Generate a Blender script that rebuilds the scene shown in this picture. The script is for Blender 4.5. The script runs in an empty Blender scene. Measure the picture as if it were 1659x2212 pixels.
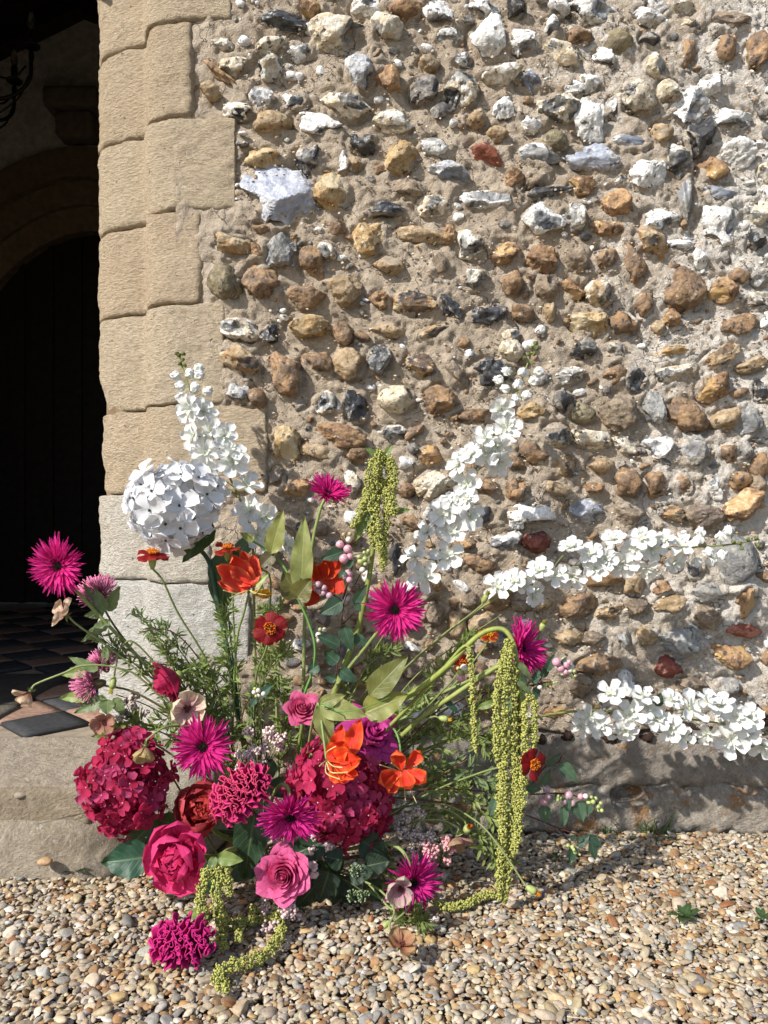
import bpy, math, random
import numpy as np
from mathutils import Vector, Matrix, Quaternion, Euler

random.seed(7)
RNG = np.random.default_rng(11)
S = bpy.context.scene
COL = S.collection
K = 1.331 / 2212.0
CAMZ = 0.70

# ------------------------------------------------------------------ camera, world, sun, exposure
cam_d = bpy.data.cameras.new('camera')
cam_d.sensor_fit = 'VERTICAL'
cam_d.sensor_height = 24.0
cam_d.sensor_width = 18.0
cam_d.lens = 12.0 / 0.6655
cam_d.clip_start = 0.02
cam_d.clip_end = 2000
cam = bpy.data.objects.new('camera', cam_d)
cam.location = (0, 0, CAMZ)
cam.rotation_euler = (math.radians(90), 0, 0)
COL.objects.link(cam)
S.camera = cam

SUN_DIR = Vector((0.60, 0.52, -0.62)).normalized()     # the way the light travels
w = bpy.data.worlds.new('World')
S.world = w
w.use_nodes = True
wn = w.node_tree
bg = wn.nodes['Background']
sky = wn.nodes.new('ShaderNodeTexSky')
sky.sky_type = 'NISHITA'
sky.sun_disc = False
toward = -SUN_DIR
sky.sun_elevation = math.asin(toward.z)
sky.sun_rotation = math.atan2(toward.x, toward.y)
wn.links.new(sky.outputs[0], bg.inputs[0])
bg.inputs[1].default_value = 0.135
sun_d = bpy.data.lights.new('sun', 'SUN')
sun_d.energy = 5.0
sun_d.angle = math.radians(0.9)
sun_d.color = (1.0, 0.95, 0.88)
sun = bpy.data.objects.new('sun', sun_d)
sun.rotation_euler = SUN_DIR.to_track_quat('-Z', 'Y').to_euler()
sun.location = (-3, -2, 5)
COL.objects.link(sun)
S.view_settings.view_transform = 'Standard'
S.view_settings.look = 'None'
S.view_settings.gamma = 1
S.view_settings.use_curve_mapping = False
S.view_settings.exposure = 0.37
S.render.engine = 'CYCLES'
S.cycles.max_bounces = 6
S.cycles.diffuse_bounces = 3
S.cycles.transparent_max_bounces = 6


# ------------------------------------------------------------------ helpers
def W(px, py, Y):
    """a spot of the place: across/up offsets seen at distance Y"""
    return Vector(((px - 829.5) * K * Y, Y, CAMZ - (py - 1106.0) * K * Y))


def ground_at(px, py, z=0.0):
    Y = (CAMZ - z) / (K * (py - 1106.0))
    return Vector(((px - 829.5) * K * Y, Y, z))


def empty(name, loc, label=None, cat=None, group=None, kind=None):
    o = bpy.data.objects.new(name, None)
    o.empty_display_size = 0.05
    o.location = loc
    COL.objects.link(o)
    tag(o, label, cat, group, kind)
    return o


def tag(o, label=None, cat=None, group=None, kind=None):
    if label: o['label'] = label
    if cat: o['category'] = cat
    if group: o['group'] = group
    if kind: o['kind'] = kind
    return o


def part(name, me, mat, parent=None, M=None, color=None, tip=None, kind=None):
    o = bpy.data.objects.new(name, me)
    COL.objects.link(o)
    if parent is not None:
        o.parent = parent
    if M is not None:
        o.matrix_basis = M
    if mat is not None and len(me.materials) == 0:
        for m in (mat if isinstance(mat, (list, tuple)) else [mat]):
            me.materials.append(m)
    if color is not None:
        o.color = (color[0], color[1], color[2], 1)
    if tip is not None:
        o['tip'] = [float(tip[0]), float(tip[1]), float(tip[2])]
    if kind: o['kind'] = kind
    return o


class MB:
    """collects pieces of one mesh: verts, faces, a float t per vertex and s across"""
    def __init__(self):
        self.v = []; self.f = []; self.t = []; self.s = []; self.m = []; self.n = 0

    def add(self, v, f, t=0.0, s=0.0, M=None, mi=0):
        v = np.asarray(v, float).reshape(-1, 3)
        if M is not None:
            A = np.array(M)
            v = v @ A[:3, :3].T + A[:3, 3]
        n = len(v)
        self.v.append(v)
        self.f.extend([tuple(i + self.n for i in q) for q in f])
        self.m.extend([mi] * len(f))
        self.t.append(np.broadcast_to(np.asarray(t, float), (n,)))
        self.s.append(np.broadcast_to(np.asarray(s, float), (n,)))
        self.n += n

    def build(self, name, off=None, smooth=True, sharp=None):
        v = np.concatenate(self.v)
        if off is not None:
            v = v - np.array(off)
        me = bpy.data.meshes.new(name)
        me.from_pydata(v.tolist(), [], self.f)
        a = me.attributes.new('tt', 'FLOAT', 'POINT'); a.data.foreach_set('value', np.concatenate(self.t).astype('f4'))
        a = me.attributes.new('ss', 'FLOAT', 'POINT'); a.data.foreach_set('value', np.concatenate(self.s).astype('f4'))
        if any(self.m):
            me.polygons.foreach_set('material_index', self.m)
        if smooth:
            me.polygons.foreach_set('use_smooth', [True] * len(me.polygons))
        if sharp is not None:
            me.set_sharp_from_angle(angle=math.radians(sharp))
        me.update()
        return me


def fast_mesh(name, V, F, smooth=True):
    """triangles or quads straight from arrays"""
    V = np.asarray(V, 'f4'); F = np.asarray(F, 'i4')
    me = bpy.data.meshes.new(name)
    me.vertices.add(len(V)); me.vertices.foreach_set('co', V.ravel())
    k = F.shape[1]
    me.loops.add(F.size); me.loops.foreach_set('vertex_index', F.ravel())
    me.polygons.add(len(F))
    me.polygons.foreach_set('loop_start', np.arange(0, F.size, k, dtype='i4'))
    me.polygons.foreach_set('loop_total', np.full(len(F), k, 'i4'))
    me.polygons.foreach_set('use_smooth', np.full(len(F), smooth))
    me.update(calc_edges=True)
    return me


def ico(level):
    p = (1 + 5 ** .5) / 2
    v = [(-1, p, 0), (1, p, 0), (-1, -p, 0), (1, -p, 0), (0, -1, p), (0, 1, p), (0, -1, -p), (0, 1, -p), (p, 0, -1), (p, 0, 1), (-p, 0, -1), (-p, 0, 1)]
    f = [(0, 11, 5), (0, 5, 1), (0, 1, 7), (0, 7, 10), (0, 10, 11), (1, 5, 9), (5, 11, 4), (11, 10, 2), (10, 7, 6), (7, 1, 8), (3, 9, 4), (3, 4, 2), (3, 2, 6), (3, 6, 8), (3, 8, 9), (4, 9, 5), (2, 4, 11), (6, 2, 10), (8, 6, 7), (9, 8, 1)]
    v = [np.array(a, float) / np.linalg.norm(a) for a in v]
    for _ in range(level):
        mid = {}; nf = []
        def mp(a, b):
            k = (min(a, b), max(a, b))
            if k not in mid:
                c = v[a] + v[b]; v.append(c / np.linalg.norm(c)); mid[k] = len(v) - 1
            return mid[k]
        for a, b, c in f:
            ab, bc, ca = mp(a, b), mp(b, c), mp(c, a)
            nf += [(a, ab, ca), (b, bc, ab), (c, ca, bc), (ab, bc, ca)]
        f = nf
    return np.array(v), np.array(f)


ICO = [ico(i) for i in range(5)]


def hash3(n, seed):
    g = np.random.default_rng(seed)
    return g.random((n, n, n))


_LAT = [hash3(24, 100 + i) for i in range(4)]


def vnoise(p, seed=0):
    """smooth value noise of points (N,3) in -1..1"""
    L = _LAT[seed % 4]; n = 24
    q = np.floor(p).astype(int); r = p - q
    r = r * r * (3 - 2 * r)
    out = 0
    for dx in (0, 1):
        for dy in (0, 1):
            for dz in (0, 1):
                wgt = (r[:, 0] if dx else 1 - r[:, 0]) * (r[:, 1] if dy else 1 - r[:, 1]) * (r[:, 2] if dz else 1 - r[:, 2])
                out = out + wgt * L[(q[:, 0] + dx) % n, (q[:, 1] + dy) % n, (q[:, 2] + dz) % n]
    return out * 2 - 1


def fbm(p, oct=4, seed=0):
    o = 0; a = 1; tot = 0
    for i in range(oct):
        o = o + a * vnoise(p * 2 ** i + 7.3 * i, seed + i); tot += a; a *= .5
    return o / tot


def curve(pts, n):
    """Catmull-Rom through points"""
    P = [np.array(p, float) for p in pts]
    if len(P) == 2:
        return np.array([P[0] + (P[1] - P[0]) * i / (n - 1) for i in range(n)])
    P = [2 * P[0] - P[1]] + P + [2 * P[-1] - P[-2]]
    m = len(P) - 3
    out = []
    for i in range(n):
        u = i / (n - 1) * m
        k = min(int(u), m - 1); t = u - k
        a, b, c, d = P[k:k + 4]
        out.append(.5 * (2 * b + (c - a) * t + (2 * a - 5 * b + 4 * c - d) * t * t + (3 * b - a - 3 * c + d) * t ** 3))
    return np.array(out)


def tube(path, rad, sides=6):
    path = np.asarray(path, float); n = len(path)
    rad = np.broadcast_to(np.asarray(rad, float), (n,))
    tan = np.gradient(path, axis=0)
    tan /= np.linalg.norm(tan, axis=1)[:, None] + 1e-12
    up = np.array([0.31, 0.2, 0.93]); V = []
    nrm = np.cross(tan[0], up); nrm /= np.linalg.norm(nrm)
    for i in range(n):
        nrm = nrm - tan[i] * nrm.dot(tan[i]); nrm /= np.linalg.norm(nrm) + 1e-12
        b = np.cross(tan[i], nrm)
        for j in range(sides):
            a = 2 * math.pi * j / sides
            V.append(path[i] + rad[i] * (math.cos(a) * nrm + math.sin(a) * b))
    F = []
    for i in range(n - 1):
        for j in range(sides):
            k = (j + 1) % sides
            F.append((i * sides + j, i * sides + k, (i + 1) * sides + k, (i + 1) * sides + j))
    F.append(tuple(range(sides))[::-1]); F.append(tuple((n - 1) * sides + j for j in range(sides)))
    return np.array(V), F


PROF = {
    'round': lambda v: np.clip(np.sin(np.pi * np.clip(v, 0, 1) ** 0.72), 0, 1) ** 0.55,
    'obov': lambda v: (0.16 + 0.84 * np.clip(v, 0, 1) ** 0.75) * np.sqrt(np.clip(1 - v ** 7, 0, 1)),
    'lance': lambda v: np.clip(np.sin(np.pi * np.clip(v, 0, 1) ** 0.8), 0, 1) ** 0.8,
    'leaf': lambda v: np.clip(np.sin(np.pi * np.clip(v, 0, 1) ** 0.62), 0, 1) ** 0.85,
    'strap': lambda v: (0.55 + 0.45 * np.minimum(v * 3, 1)) * np.clip((1 - v) * 3.2, 0.03, 1),
    'heart': lambda v: np.clip(np.sin(np.pi * np.clip(v, 0, 1) ** 0.5), 0, 1) ** 0.7,
}


def petal(L, Wd, prof='obov', cup=0.0, bend=0.0, tilt=0.0, wave=0.0, wf=3.0, ph=0.0, nu=5, nv=7, fold=0.0, serr=0.0, nn=0.0):
    """a blade from the origin along +Y, its face up +Z; bend curls it over its length"""
    us = np.linspace(-1, 1, nu); vs = np.linspace(0, 1, nv)
    V = []; t = []; s = []
    y = z = 0.0; py = pz = 0
    for i, v in enumerate(vs):
        if i:
            a = tilt + bend * (v - .5 / (nv - 1))
            d = L / (nv - 1)
            y += math.cos(a) * d; z += math.sin(a) * d
        a = tilt + bend * v
        h = Wd / 2 * float(PROF[prof](np.array(v)))
        if serr and 0 < i < nv - 1:
            h *= 1 + serr * (1 if i % 2 else -1)
        for u in us:
            x = h * u
            off = cup * Wd * u * u * min(1, v * 2) + fold * Wd * abs(u) + wave * L * math.sin(wf * 6.28 * v + ph + (1.7 if u > 0 else 0)) * u * u
            if nn:
                off += nn * L * math.sin(5.1 * u + 7 * v + ph) * v
            V.append((x, y - math.sin(a) * off, z + math.cos(a) * off))
            t.append(v); s.append(u)
    F = [(i * nu + j, i * nu + j + 1, (i + 1) * nu + j + 1, (i + 1) * nu + j) for i in range(nv - 1) for j in range(nu - 1)]
    return np.array(V), F, np.array(t), np.array(s)


def Rz(a): return Matrix.Rotation(a, 4, 'Z')
def Rx(a): return Matrix.Rotation(a, 4, 'X')
def Ry(a): return Matrix.Rotation(a, 4, 'Y')
def T(v): return Matrix.Translation(Vector(v))
def SC(s): return Matrix.Diagonal((s, s, s, 1)) if not hasattr(s, '__len__') else Matrix.Diagonal((s[0], s[1], s[2], 1))


def face_to(d, roll=0.0):
    """rotation that turns +Z to the direction d"""
    return Vector(d).normalized().to_track_quat('Z', 'Y').to_matrix().to_4x4() @ Rz(roll)


# ------------------------------------------------------------------ materials
class NT:
    def __init__(self, name):
        self.mat = bpy.data.materials.new(name)
        self.mat.use_nodes = True
        self.t = self.mat.node_tree
        self.t.nodes.clear()
        self.out = self.n('ShaderNodeOutputMaterial')

    def n(self, typ, ins=None, **kw):
        x = self.t.nodes.new(typ)
        for k, v in kw.items():
            setattr(x, k, v)
        if ins:
            for k, v in ins.items():
                self.set(x, k, v)
        return x

    def set(self, node, key, v):
        sock = node.inputs[key]
        if isinstance(v, bpy.types.NodeSocket):
            self.t.links.new(v, sock)
        elif hasattr(v, 'outputs'):
            self.t.links.new(v.outputs[0], sock)
        else:
            if sock.type == 'RGBA' and hasattr(v, '__len__') and len(v) == 3:
                v = (*v, 1)
            sock.default_value = v

    def obj(self): return self.n('ShaderNodeTexCoord').outputs['Object']
    def noise(self, scale, vec=None, detail=4, rough=.55, dist=0):
        return self.n('ShaderNodeTexNoise', {'Vector': vec or self.obj(), 'Scale': scale, 'Detail': detail, 'Roughness': rough, 'Distortion': dist}).outputs['Fac']
    def voro(self, scale, vec=None, feature='F1', out='Distance'):
        return self.n('ShaderNodeTexVoronoi', {'Vector': vec or self.obj(), 'Scale': scale}, feature=feature).outputs[out]
    def ramp(self, fac, a, b, lo=0.0, hi=1.0):
        return self.n('ShaderNodeMapRange', {'Value': fac, 'From Min': a, 'From Max': b, 'To Min': lo, 'To Max': hi}).outputs[0]
    def mix(self, fac, a, b, mode='MIX'):
        x = self.n('ShaderNodeMix', data_type='RGBA', blend_type=mode)
        self.set(x, 0, fac); self.set(x, 6, a); self.set(x, 7, b)
        return x.outputs[2]
    def math(self, op, a, b=0.0):
        x = self.n('ShaderNodeMath', operation=op); self.set(x, 0, a); self.set(x, 1, b); return x.outputs[0]
    def attr(self, name, typ='GEOMETRY', out='Fac'):
        return self.n('ShaderNodeAttribute', attribute_name=name, attribute_type=typ).outputs[out]
    def scalecol(self, col, f):
        x = self.n('ShaderNodeMix', data_type='RGBA', blend_type='MULTIPLY'); self.set(x, 0, 1.0); self.set(x, 6, col)
        c = self.n('ShaderNodeCombineColor', {0: f, 1: f, 2: f}); self.set(x, 7, c); return x.outputs[2]
    def bump(self, h, strength=.5, dist=.002):
        return self.n('ShaderNodeBump', {'Height': h, 'Strength': strength, 'Distance': dist}).outputs[0]
    def bsdf(self, col, rough=.8, normal=None, spec=.3, **kw):
        b = self.n('ShaderNodeBsdfPrincipled', {'Base Color': col, 'Roughness': rough, 'Specular IOR Level': spec})
        if normal is not None: self.set(b, 'Normal', normal)
        for k, v in kw.items(): self.set(b, k, v)
        self.t.links.new(b.outputs[0], self.out.inputs[0])
        return b


def mat_mortar():
    m = NT('mortar'); p = m.obj()
    n1 = m.noise(5, p, 5, .6); n2 = m.noise(45, p, 8, .75); n3 = m.noise(260, p, 3, .7)
    c = m.mix(m.ramp(n1, .3, .7), (.44, .355, .265), (.56, .47, .365))
    c = m.mix(m.ramp(n2, .35, .7), m.scalecol(c, .72), m.scalecol(c, 1.06))
    # pale lichen crust and grey weathering away from the doorway
    x = m.n('ShaderNodeSeparateXYZ', {0: p})
    side = m.math('ADD', m.ramp(x.outputs['X'], -.35, .55, -.18, .17), m.ramp(n1, .3, .7, -.12, .12))
    crust = m.ramp(m.math('ADD', m.noise(120, p, 6, .8), side), .53, .63)
    c = m.mix(m.ramp(side, -.1, .3, 0, .55), c, (.40, .355, .30))
    c = m.mix(m.math('MULTIPLY', crust, .75), c, (.68, .65, .60))
    c = m.mix(m.ramp(n3, .58, .68, 0, .6), c, (.17, .13, .09))
    c = m.mix(m.ramp(m.noise(210, p, 3, .7), .60, .68, 0, .5), c, (.74, .66, .54))
    cr = m.voro(11, m.n('ShaderNodeVectorMath', {0: p, 1: m.n('ShaderNodeVectorMath', {0: m.n('ShaderNodeTexNoise', {'Vector': p, 'Scale': 18, 'Detail': 4}).outputs['Color'], 1: (.09, .09, .09)}, operation='MULTIPLY').outputs[0]}, operation='ADD').outputs[0], 'DISTANCE_TO_EDGE')
    ck = m.math('MULTIPLY', m.ramp(cr, .0, .012, 1, 0), m.ramp(n1, .48, .56))
    c = m.mix(m.math('MULTIPLY', ck, .8), c, (.10, .075, .05))
    h = m.math('SUBTRACT', m.math('ADD', m.math('MULTIPLY', n2, 1.0), m.math('MULTIPLY', n3, .6)), m.math('MULTIPLY', ck, .7))
    m.bsdf(c, .95, m.bump(h, .9, .010), .15)
    return m.mat


def mat_flint():
    m = NT('flint'); info = m.n('ShaderNodeObjectInfo')
    off = m.n('ShaderNodeVectorMath', {0: m.obj(), 1: info.outputs['Random']}, operation='ADD').outputs[0]
    base = info.outputs['Color']; stain = m.attr('stain', 'OBJECT', 'Color'); fresh = m.attr('fresh', 'OBJECT', 'Color')
    fr = m.attr('frac'); n1 = m.noise(38, off, 5, .62); n2 = m.noise(110, off, 5, .65); n3 = m.noise(300, off, 2, .6)
    c = m.mix(m.ramp(n1, .44, .56), base, stain)
    lo = m.noise(22, off, 4, .65, 1.0)
    c = m.mix(m.ramp(lo, .58, .63, 0, m.attr('blotch', 'OBJECT')), c, m.mix(.5, fresh, m.scalecol(stain, .55)))
    c = m.mix(m.ramp(n2, .32, .68), m.scalecol(c, .58), m.scalecol(c, 1.18))
    c = m.mix(m.ramp(m.noise(60, off, 4, .7), .60, .68, 0, .5), c, (.62, .55, .43))
    pit = m.ramp(m.noise(75, off, 2, .5), .635, .66)
    c = m.mix(m.math('MULTIPLY', pit, .8), c, (.035, .033, .035))
    f = m.mix(m.ramp(m.noise(30, off, 4, .6, 1.5), .40, .66), fresh, m.mix(.5, fresh, base))
    f = m.mix(m.ramp(n2, .66, .75, 0, .7), f, (.5, .49, .47))
    col = m.mix(fr, c, f)
    crust = m.ramp(m.noise(95, off, 5, .8), .64, .72, 0, .75)
    col = m.mix(m.math('MULTIPLY', crust, m.attr('crust', 'OBJECT')), col, (.62, .60, .56))
    rough = m.ramp(fr, 0, 1, .72, .30)
    h = m.math('ADD', m.math('MULTIPLY', n1, .8), m.math('MULTIPLY', n2, m.ramp(fr, 0, 1, .7, .12)))
    m.bsdf(col, rough, m.bump(h, 1.0, .007), .42)
    return m.mat


def mat_jamb():
    m = NT('limestone_ashlar'); p = m.n('ShaderNodeTexCoord').outputs['Object']
    info = m.n('ShaderNodeObjectInfo')
    st = m.n('ShaderNodeVectorMath', {0: p, 1: (1.0, 1.0, 2.4)}, operation='MULTIPLY').outputs[0]
    n1 = m.noise(9, p, 5, .6); n2 = m.noise(85, st, 6, .75); n3 = m.noise(330, p, 2, .7)
    c = m.mix(m.ramp(n1, .3, .72), info.outputs['Color'], m.attr('tip', 'OBJECT', 'Color'))
    c = m.mix(m.ramp(n2, .34, .62), m.scalecol(c, .66), m.scalecol(c, 1.08))
    pit = m.ramp(m.noise(55, p, 3, .6), .67, .73, 0, .55)
    c = m.mix(pit, c, (.20, .14, .08))
    h = m.math('ADD', n2, m.math('MULTIPLY', n3, .35))
    m.bsdf(c, .95, m.bump(m.math('SUBTRACT', h, m.math('MULTIPLY', pit, .8)), 1.0, .018), .12)
    return m.mat


def mat_plinth():
    m = NT('lichen_stone'); p = m.obj(); info = m.n('ShaderNodeObjectInfo')
    n1 = m.noise(7, p, 6, .65); n2 = m.noise(48, p, 8, .8); n3 = m.noise(190, p, 4, .75)
    c = m.mix(m.ramp(n1, .35, .65), info.outputs['Color'], m.attr('tip', 'OBJECT', 'Color'))
    c = m.mix(m.ramp(n2, .35, .68), m.scalecol(c, .62), m.scalecol(c, 1.22))
    z = m.n('ShaderNodeSeparateXYZ', {0: p}).outputs['Z']
    x = m.n('ShaderNodeSeparateXYZ', {0: p}).outputs['X']
    or_ = m.math('ADD', m.noise(15, p, 5, .7), m.attr('orange', 'OBJECT'))
    c = m.mix(m.math('MULTIPLY', m.ramp(or_, .63, .68), m.ramp(n3, .35, .6, .35, 1)), c, (.42, .19, .045))
    wh = m.math('ADD', m.noise(85, p, 5, .75), m.attr('pale', 'OBJECT'))
    c = m.mix(m.ramp(wh, .62, .70, 0, .8), c, (.64, .59, .51))
    c = m.mix(m.ramp(n3, .58, .66, 0, .5), c, m.scalecol(c, .35))
    bl = m.noise(24, p, 4, .7)
    c = m.mix(m.ramp(bl, .65, .73, 0, .7), c, (.05, .043, .04))
    m.bsdf(c, .95, m.bump(m.math('ADD', n2, m.math('MULTIPLY', n3, .7)), 1.0, .014), .15)
    return m.mat


def mat_gravel():
    m = NT('shingle'); p = m.obj()
    col = m.attr('col', 'GEOMETRY', 'Color')
    n1 = m.noise(140, p, 4, .6); n2 = m.noise(420, p, 2, .6)
    c = m.mix(m.ramp(n1, .3, .7), m.scalecol(col, .66), m.scalecol(col, 1.1))
    c = m.mix(m.ramp(n2, .62, .74, 0, .35), c, (.60, .55, .47))
    m.bsdf(c, .72, m.bump(m.math('ADD', n1, m.math('MULTIPLY', n2, .4)), .45, .002), .3)
    return m.mat


def mat_ground():
    m = NT('gravel_bed'); p = m.obj()
    v = m.n('ShaderNodeTexVoronoi', {'Vector': p, 'Scale': 75})
    c = m.mix(m.ramp(v.outputs['Distance'], 0, .7), (.36, .29, .20), (.07, .055, .04))
    c = m.mix(.35, c, m.mix(m.noise(3, p), (.30, .24, .16), (.20, .16, .11)))
    m.bsdf(c, .9, m.bump(v.outputs['Distance'], .6, .01), .2)
    return m.mat


def mat_petal(name='petal', transl=.28, rough=.55, streak=.25, edge=None):
    m = NT(name); info = m.n('ShaderNodeObjectInfo')
    t = m.attr('tt'); s = m.attr('ss')
    tip = m.attr('tip', 'OBJECT', 'Color')
    vec = m.n('ShaderNodeCombineXYZ', {0: m.math('MULTIPLY', s, 9), 1: m.math('MULTIPLY', t, 1.5), 2: info.outputs['Random']}).outputs[0]
    vec = m.n('ShaderNodeVectorMath', {0: vec, 1: m.n('ShaderNodeVectorMath', {0: m.obj(), 1: (40, 40, 40)}, operation='MULTIPLY').outputs[0]}, operation='ADD').outputs[0]
    n = m.noise(1.0, vec, 3, .6)
    fac = m.math('ADD', t, m.ramp(n, .3, .7, -.18, .18))
    c = m.mix(m.ramp(fac, .05, .95) if edge is None else m.ramp(fac, .82, 1.2), info.outputs['Color'], tip)
    if edge is not None:
        c = m.mix(m.ramp(m.math('ABSOLUTE', s), edge[0], 1.0, 0, edge[1]), c, tip)
    c = m.mix(m.ramp(n, .3, .7), m.scalecol(c, 1 - streak), c)
    b = m.n('ShaderNodeBsdfPrincipled', {'Base Color': c, 'Roughness': rough, 'Specular IOR Level': .25, 'Normal': m.bump(n, .55, .003)})
    tr = m.n('ShaderNodeBsdfTranslucent', {'Color': c})
    mx = m.n('ShaderNodeMixShader', {0: transl, 1: b.outputs[0], 2: tr.outputs[0]})
    m.t.links.new(mx.outputs[0], m.out.inputs[0])
    return m.mat


def mat_leaf(name='leaf', transl=.32, rough=.45):
    m = NT(name); info = m.n('ShaderNodeObjectInfo')
    t = m.attr('tt'); s = m.attr('ss')
    n = m.noise(45, m.obj(), 4, .6)
    a = m.math('ABSOLUTE', s)
    rib = m.ramp(a, .0, .10, 1, 0)
    vn = m.n('ShaderNodeMath', operation='SINE'); m.set(vn, 0, m.math('ADD', m.math('MULTIPLY', t, 46), m.math('MULTIPLY', a, -14)))
    vein = m.ramp(vn.outputs[0], .80, 1, 0, .45)
    c = m.mix(m.ramp(n, .3, .7), m.scalecol(info.outputs['Color'], .75), m.scalecol(info.outputs['Color'], 1.2))
    c = m.mix(m.math('MAXIMUM', m.math('MULTIPLY', rib, .6), m.math('MULTIPLY', vein, .5)), c, m.mix(.5, m.scalecol(c, 1.8), (.25, .32, .14)))
    h = m.math('SUBTRACT', n, m.math('MULTIPLY', m.math('MAXIMUM', rib, vein), .8))
    b = m.n('ShaderNodeBsdfPrincipled', {'Base Color': c, 'Roughness': rough, 'Specular IOR Level': .4, 'Normal': m.bump(h, .4, .0015)})
    tr = m.n('ShaderNodeBsdfTranslucent', {'Color': m.mix(.4, c, (.25, .35, .05))})
    mx = m.n('ShaderNodeMixShader', {0: transl, 1: b.outputs[0], 2: tr.outputs[0]})
    m.t.links.new(mx.outputs[0], m.out.inputs[0])
    return m.mat


def mat_plain(name, rough=.55, nscale=60, var=.25, bump=.3, spec=.3, bd=.001, **kw):
    """object colour with grain"""
    m = NT(name); info = m.n('ShaderNodeObjectInfo')
    n = m.noise(nscale, m.obj(), 4, .6)
    c = m.mix(m.ramp(n, .3, .7), m.scalecol(info.outputs['Color'], 1 - var), m.scalecol(info.outputs['Color'], 1 + var * .6))
    m.bsdf(c, rough, m.bump(n, bump, bd), spec, **kw)
    return m.mat


def mat_tipped(name, rough=.6):
    """small tufts: object colour at the root, tip colour at the end"""
    m = NT(name); info = m.n('ShaderNodeObjectInfo')
    c = m.mix(m.attr('tt'), info.outputs['Color'], m.attr('tip', 'OBJECT', 'Color'))
    n = m.noise(300, m.obj(), 2)
    c = m.mix(m.ramp(n, .3, .7), m.scalecol(c, .75), m.scalecol(c, 1.15))
    m.bsdf(c, rough, None, .25)
    return m.mat


M_MORTAR, M_FLINT, M_JAMB, M_PLINTH = mat_mortar(), mat_flint(), mat_jamb(), mat_plinth()
M_GRAVEL, M_GROUND = mat_gravel(), mat_ground()
M_PETAL = mat_petal(transl=.34)
M_WHITE = mat_petal('white_petal', .24, .6, .02)
M_FLAME = mat_petal('flame_petal', .25, .5, .18, edge=(.55, .8))
M_LEAF = mat_leaf()
M_STEM = mat_plain('stem_skin', .5, 80, .25, .2)
M_WAX = mat_plain('waxy_skin', .35, 120, .12, .1, .45)
M_TUFT = mat_tipped('tuft')
M_SEED = mat_tipped('seed_tassel', .75)
M_PLAIN = mat_plain('matte_surface', .85, 30, .3, .5, .2, .003)
M_TILE = mat_plain('quarry_tile', .75, 70, .45, .4, .35, .001)
M_IRON = mat_plain('wrought_iron', .5, 90, .3, .3, .4)
M_WOOD = mat_plain('dark_oak', .6, 25, .4, .5, .3, .003)
M_GLASS = mat_plain('bulb_glass', .08, 10, .05, .0, .6, **{'Transmission Weight': .85})

# ================================================================== ground
YW = 1.70                                   # the wall face


def sheet(name, x0, x1, y0, y1, z, nx=2, ny=2):
    xs = np.linspace(x0, x1, nx); ys = np.linspace(y0, y1, ny)
    V = np.array([(x, y, z) for y in ys for x in xs])
    F = np.array([(j * nx + i, j * nx + i + 1, (j + 1) * nx + i + 1, (j + 1) * nx + i) for j in range(ny - 1) for i in range(nx - 1)])
    return fast_mesh(name, V, F)


g = part('ground', sheet('ground', -400, 400, -400, 400, -0.014), M_GROUND)
tag(g, 'gravelled churchyard ground under the loose shingle', None, None, 'structure')


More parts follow.
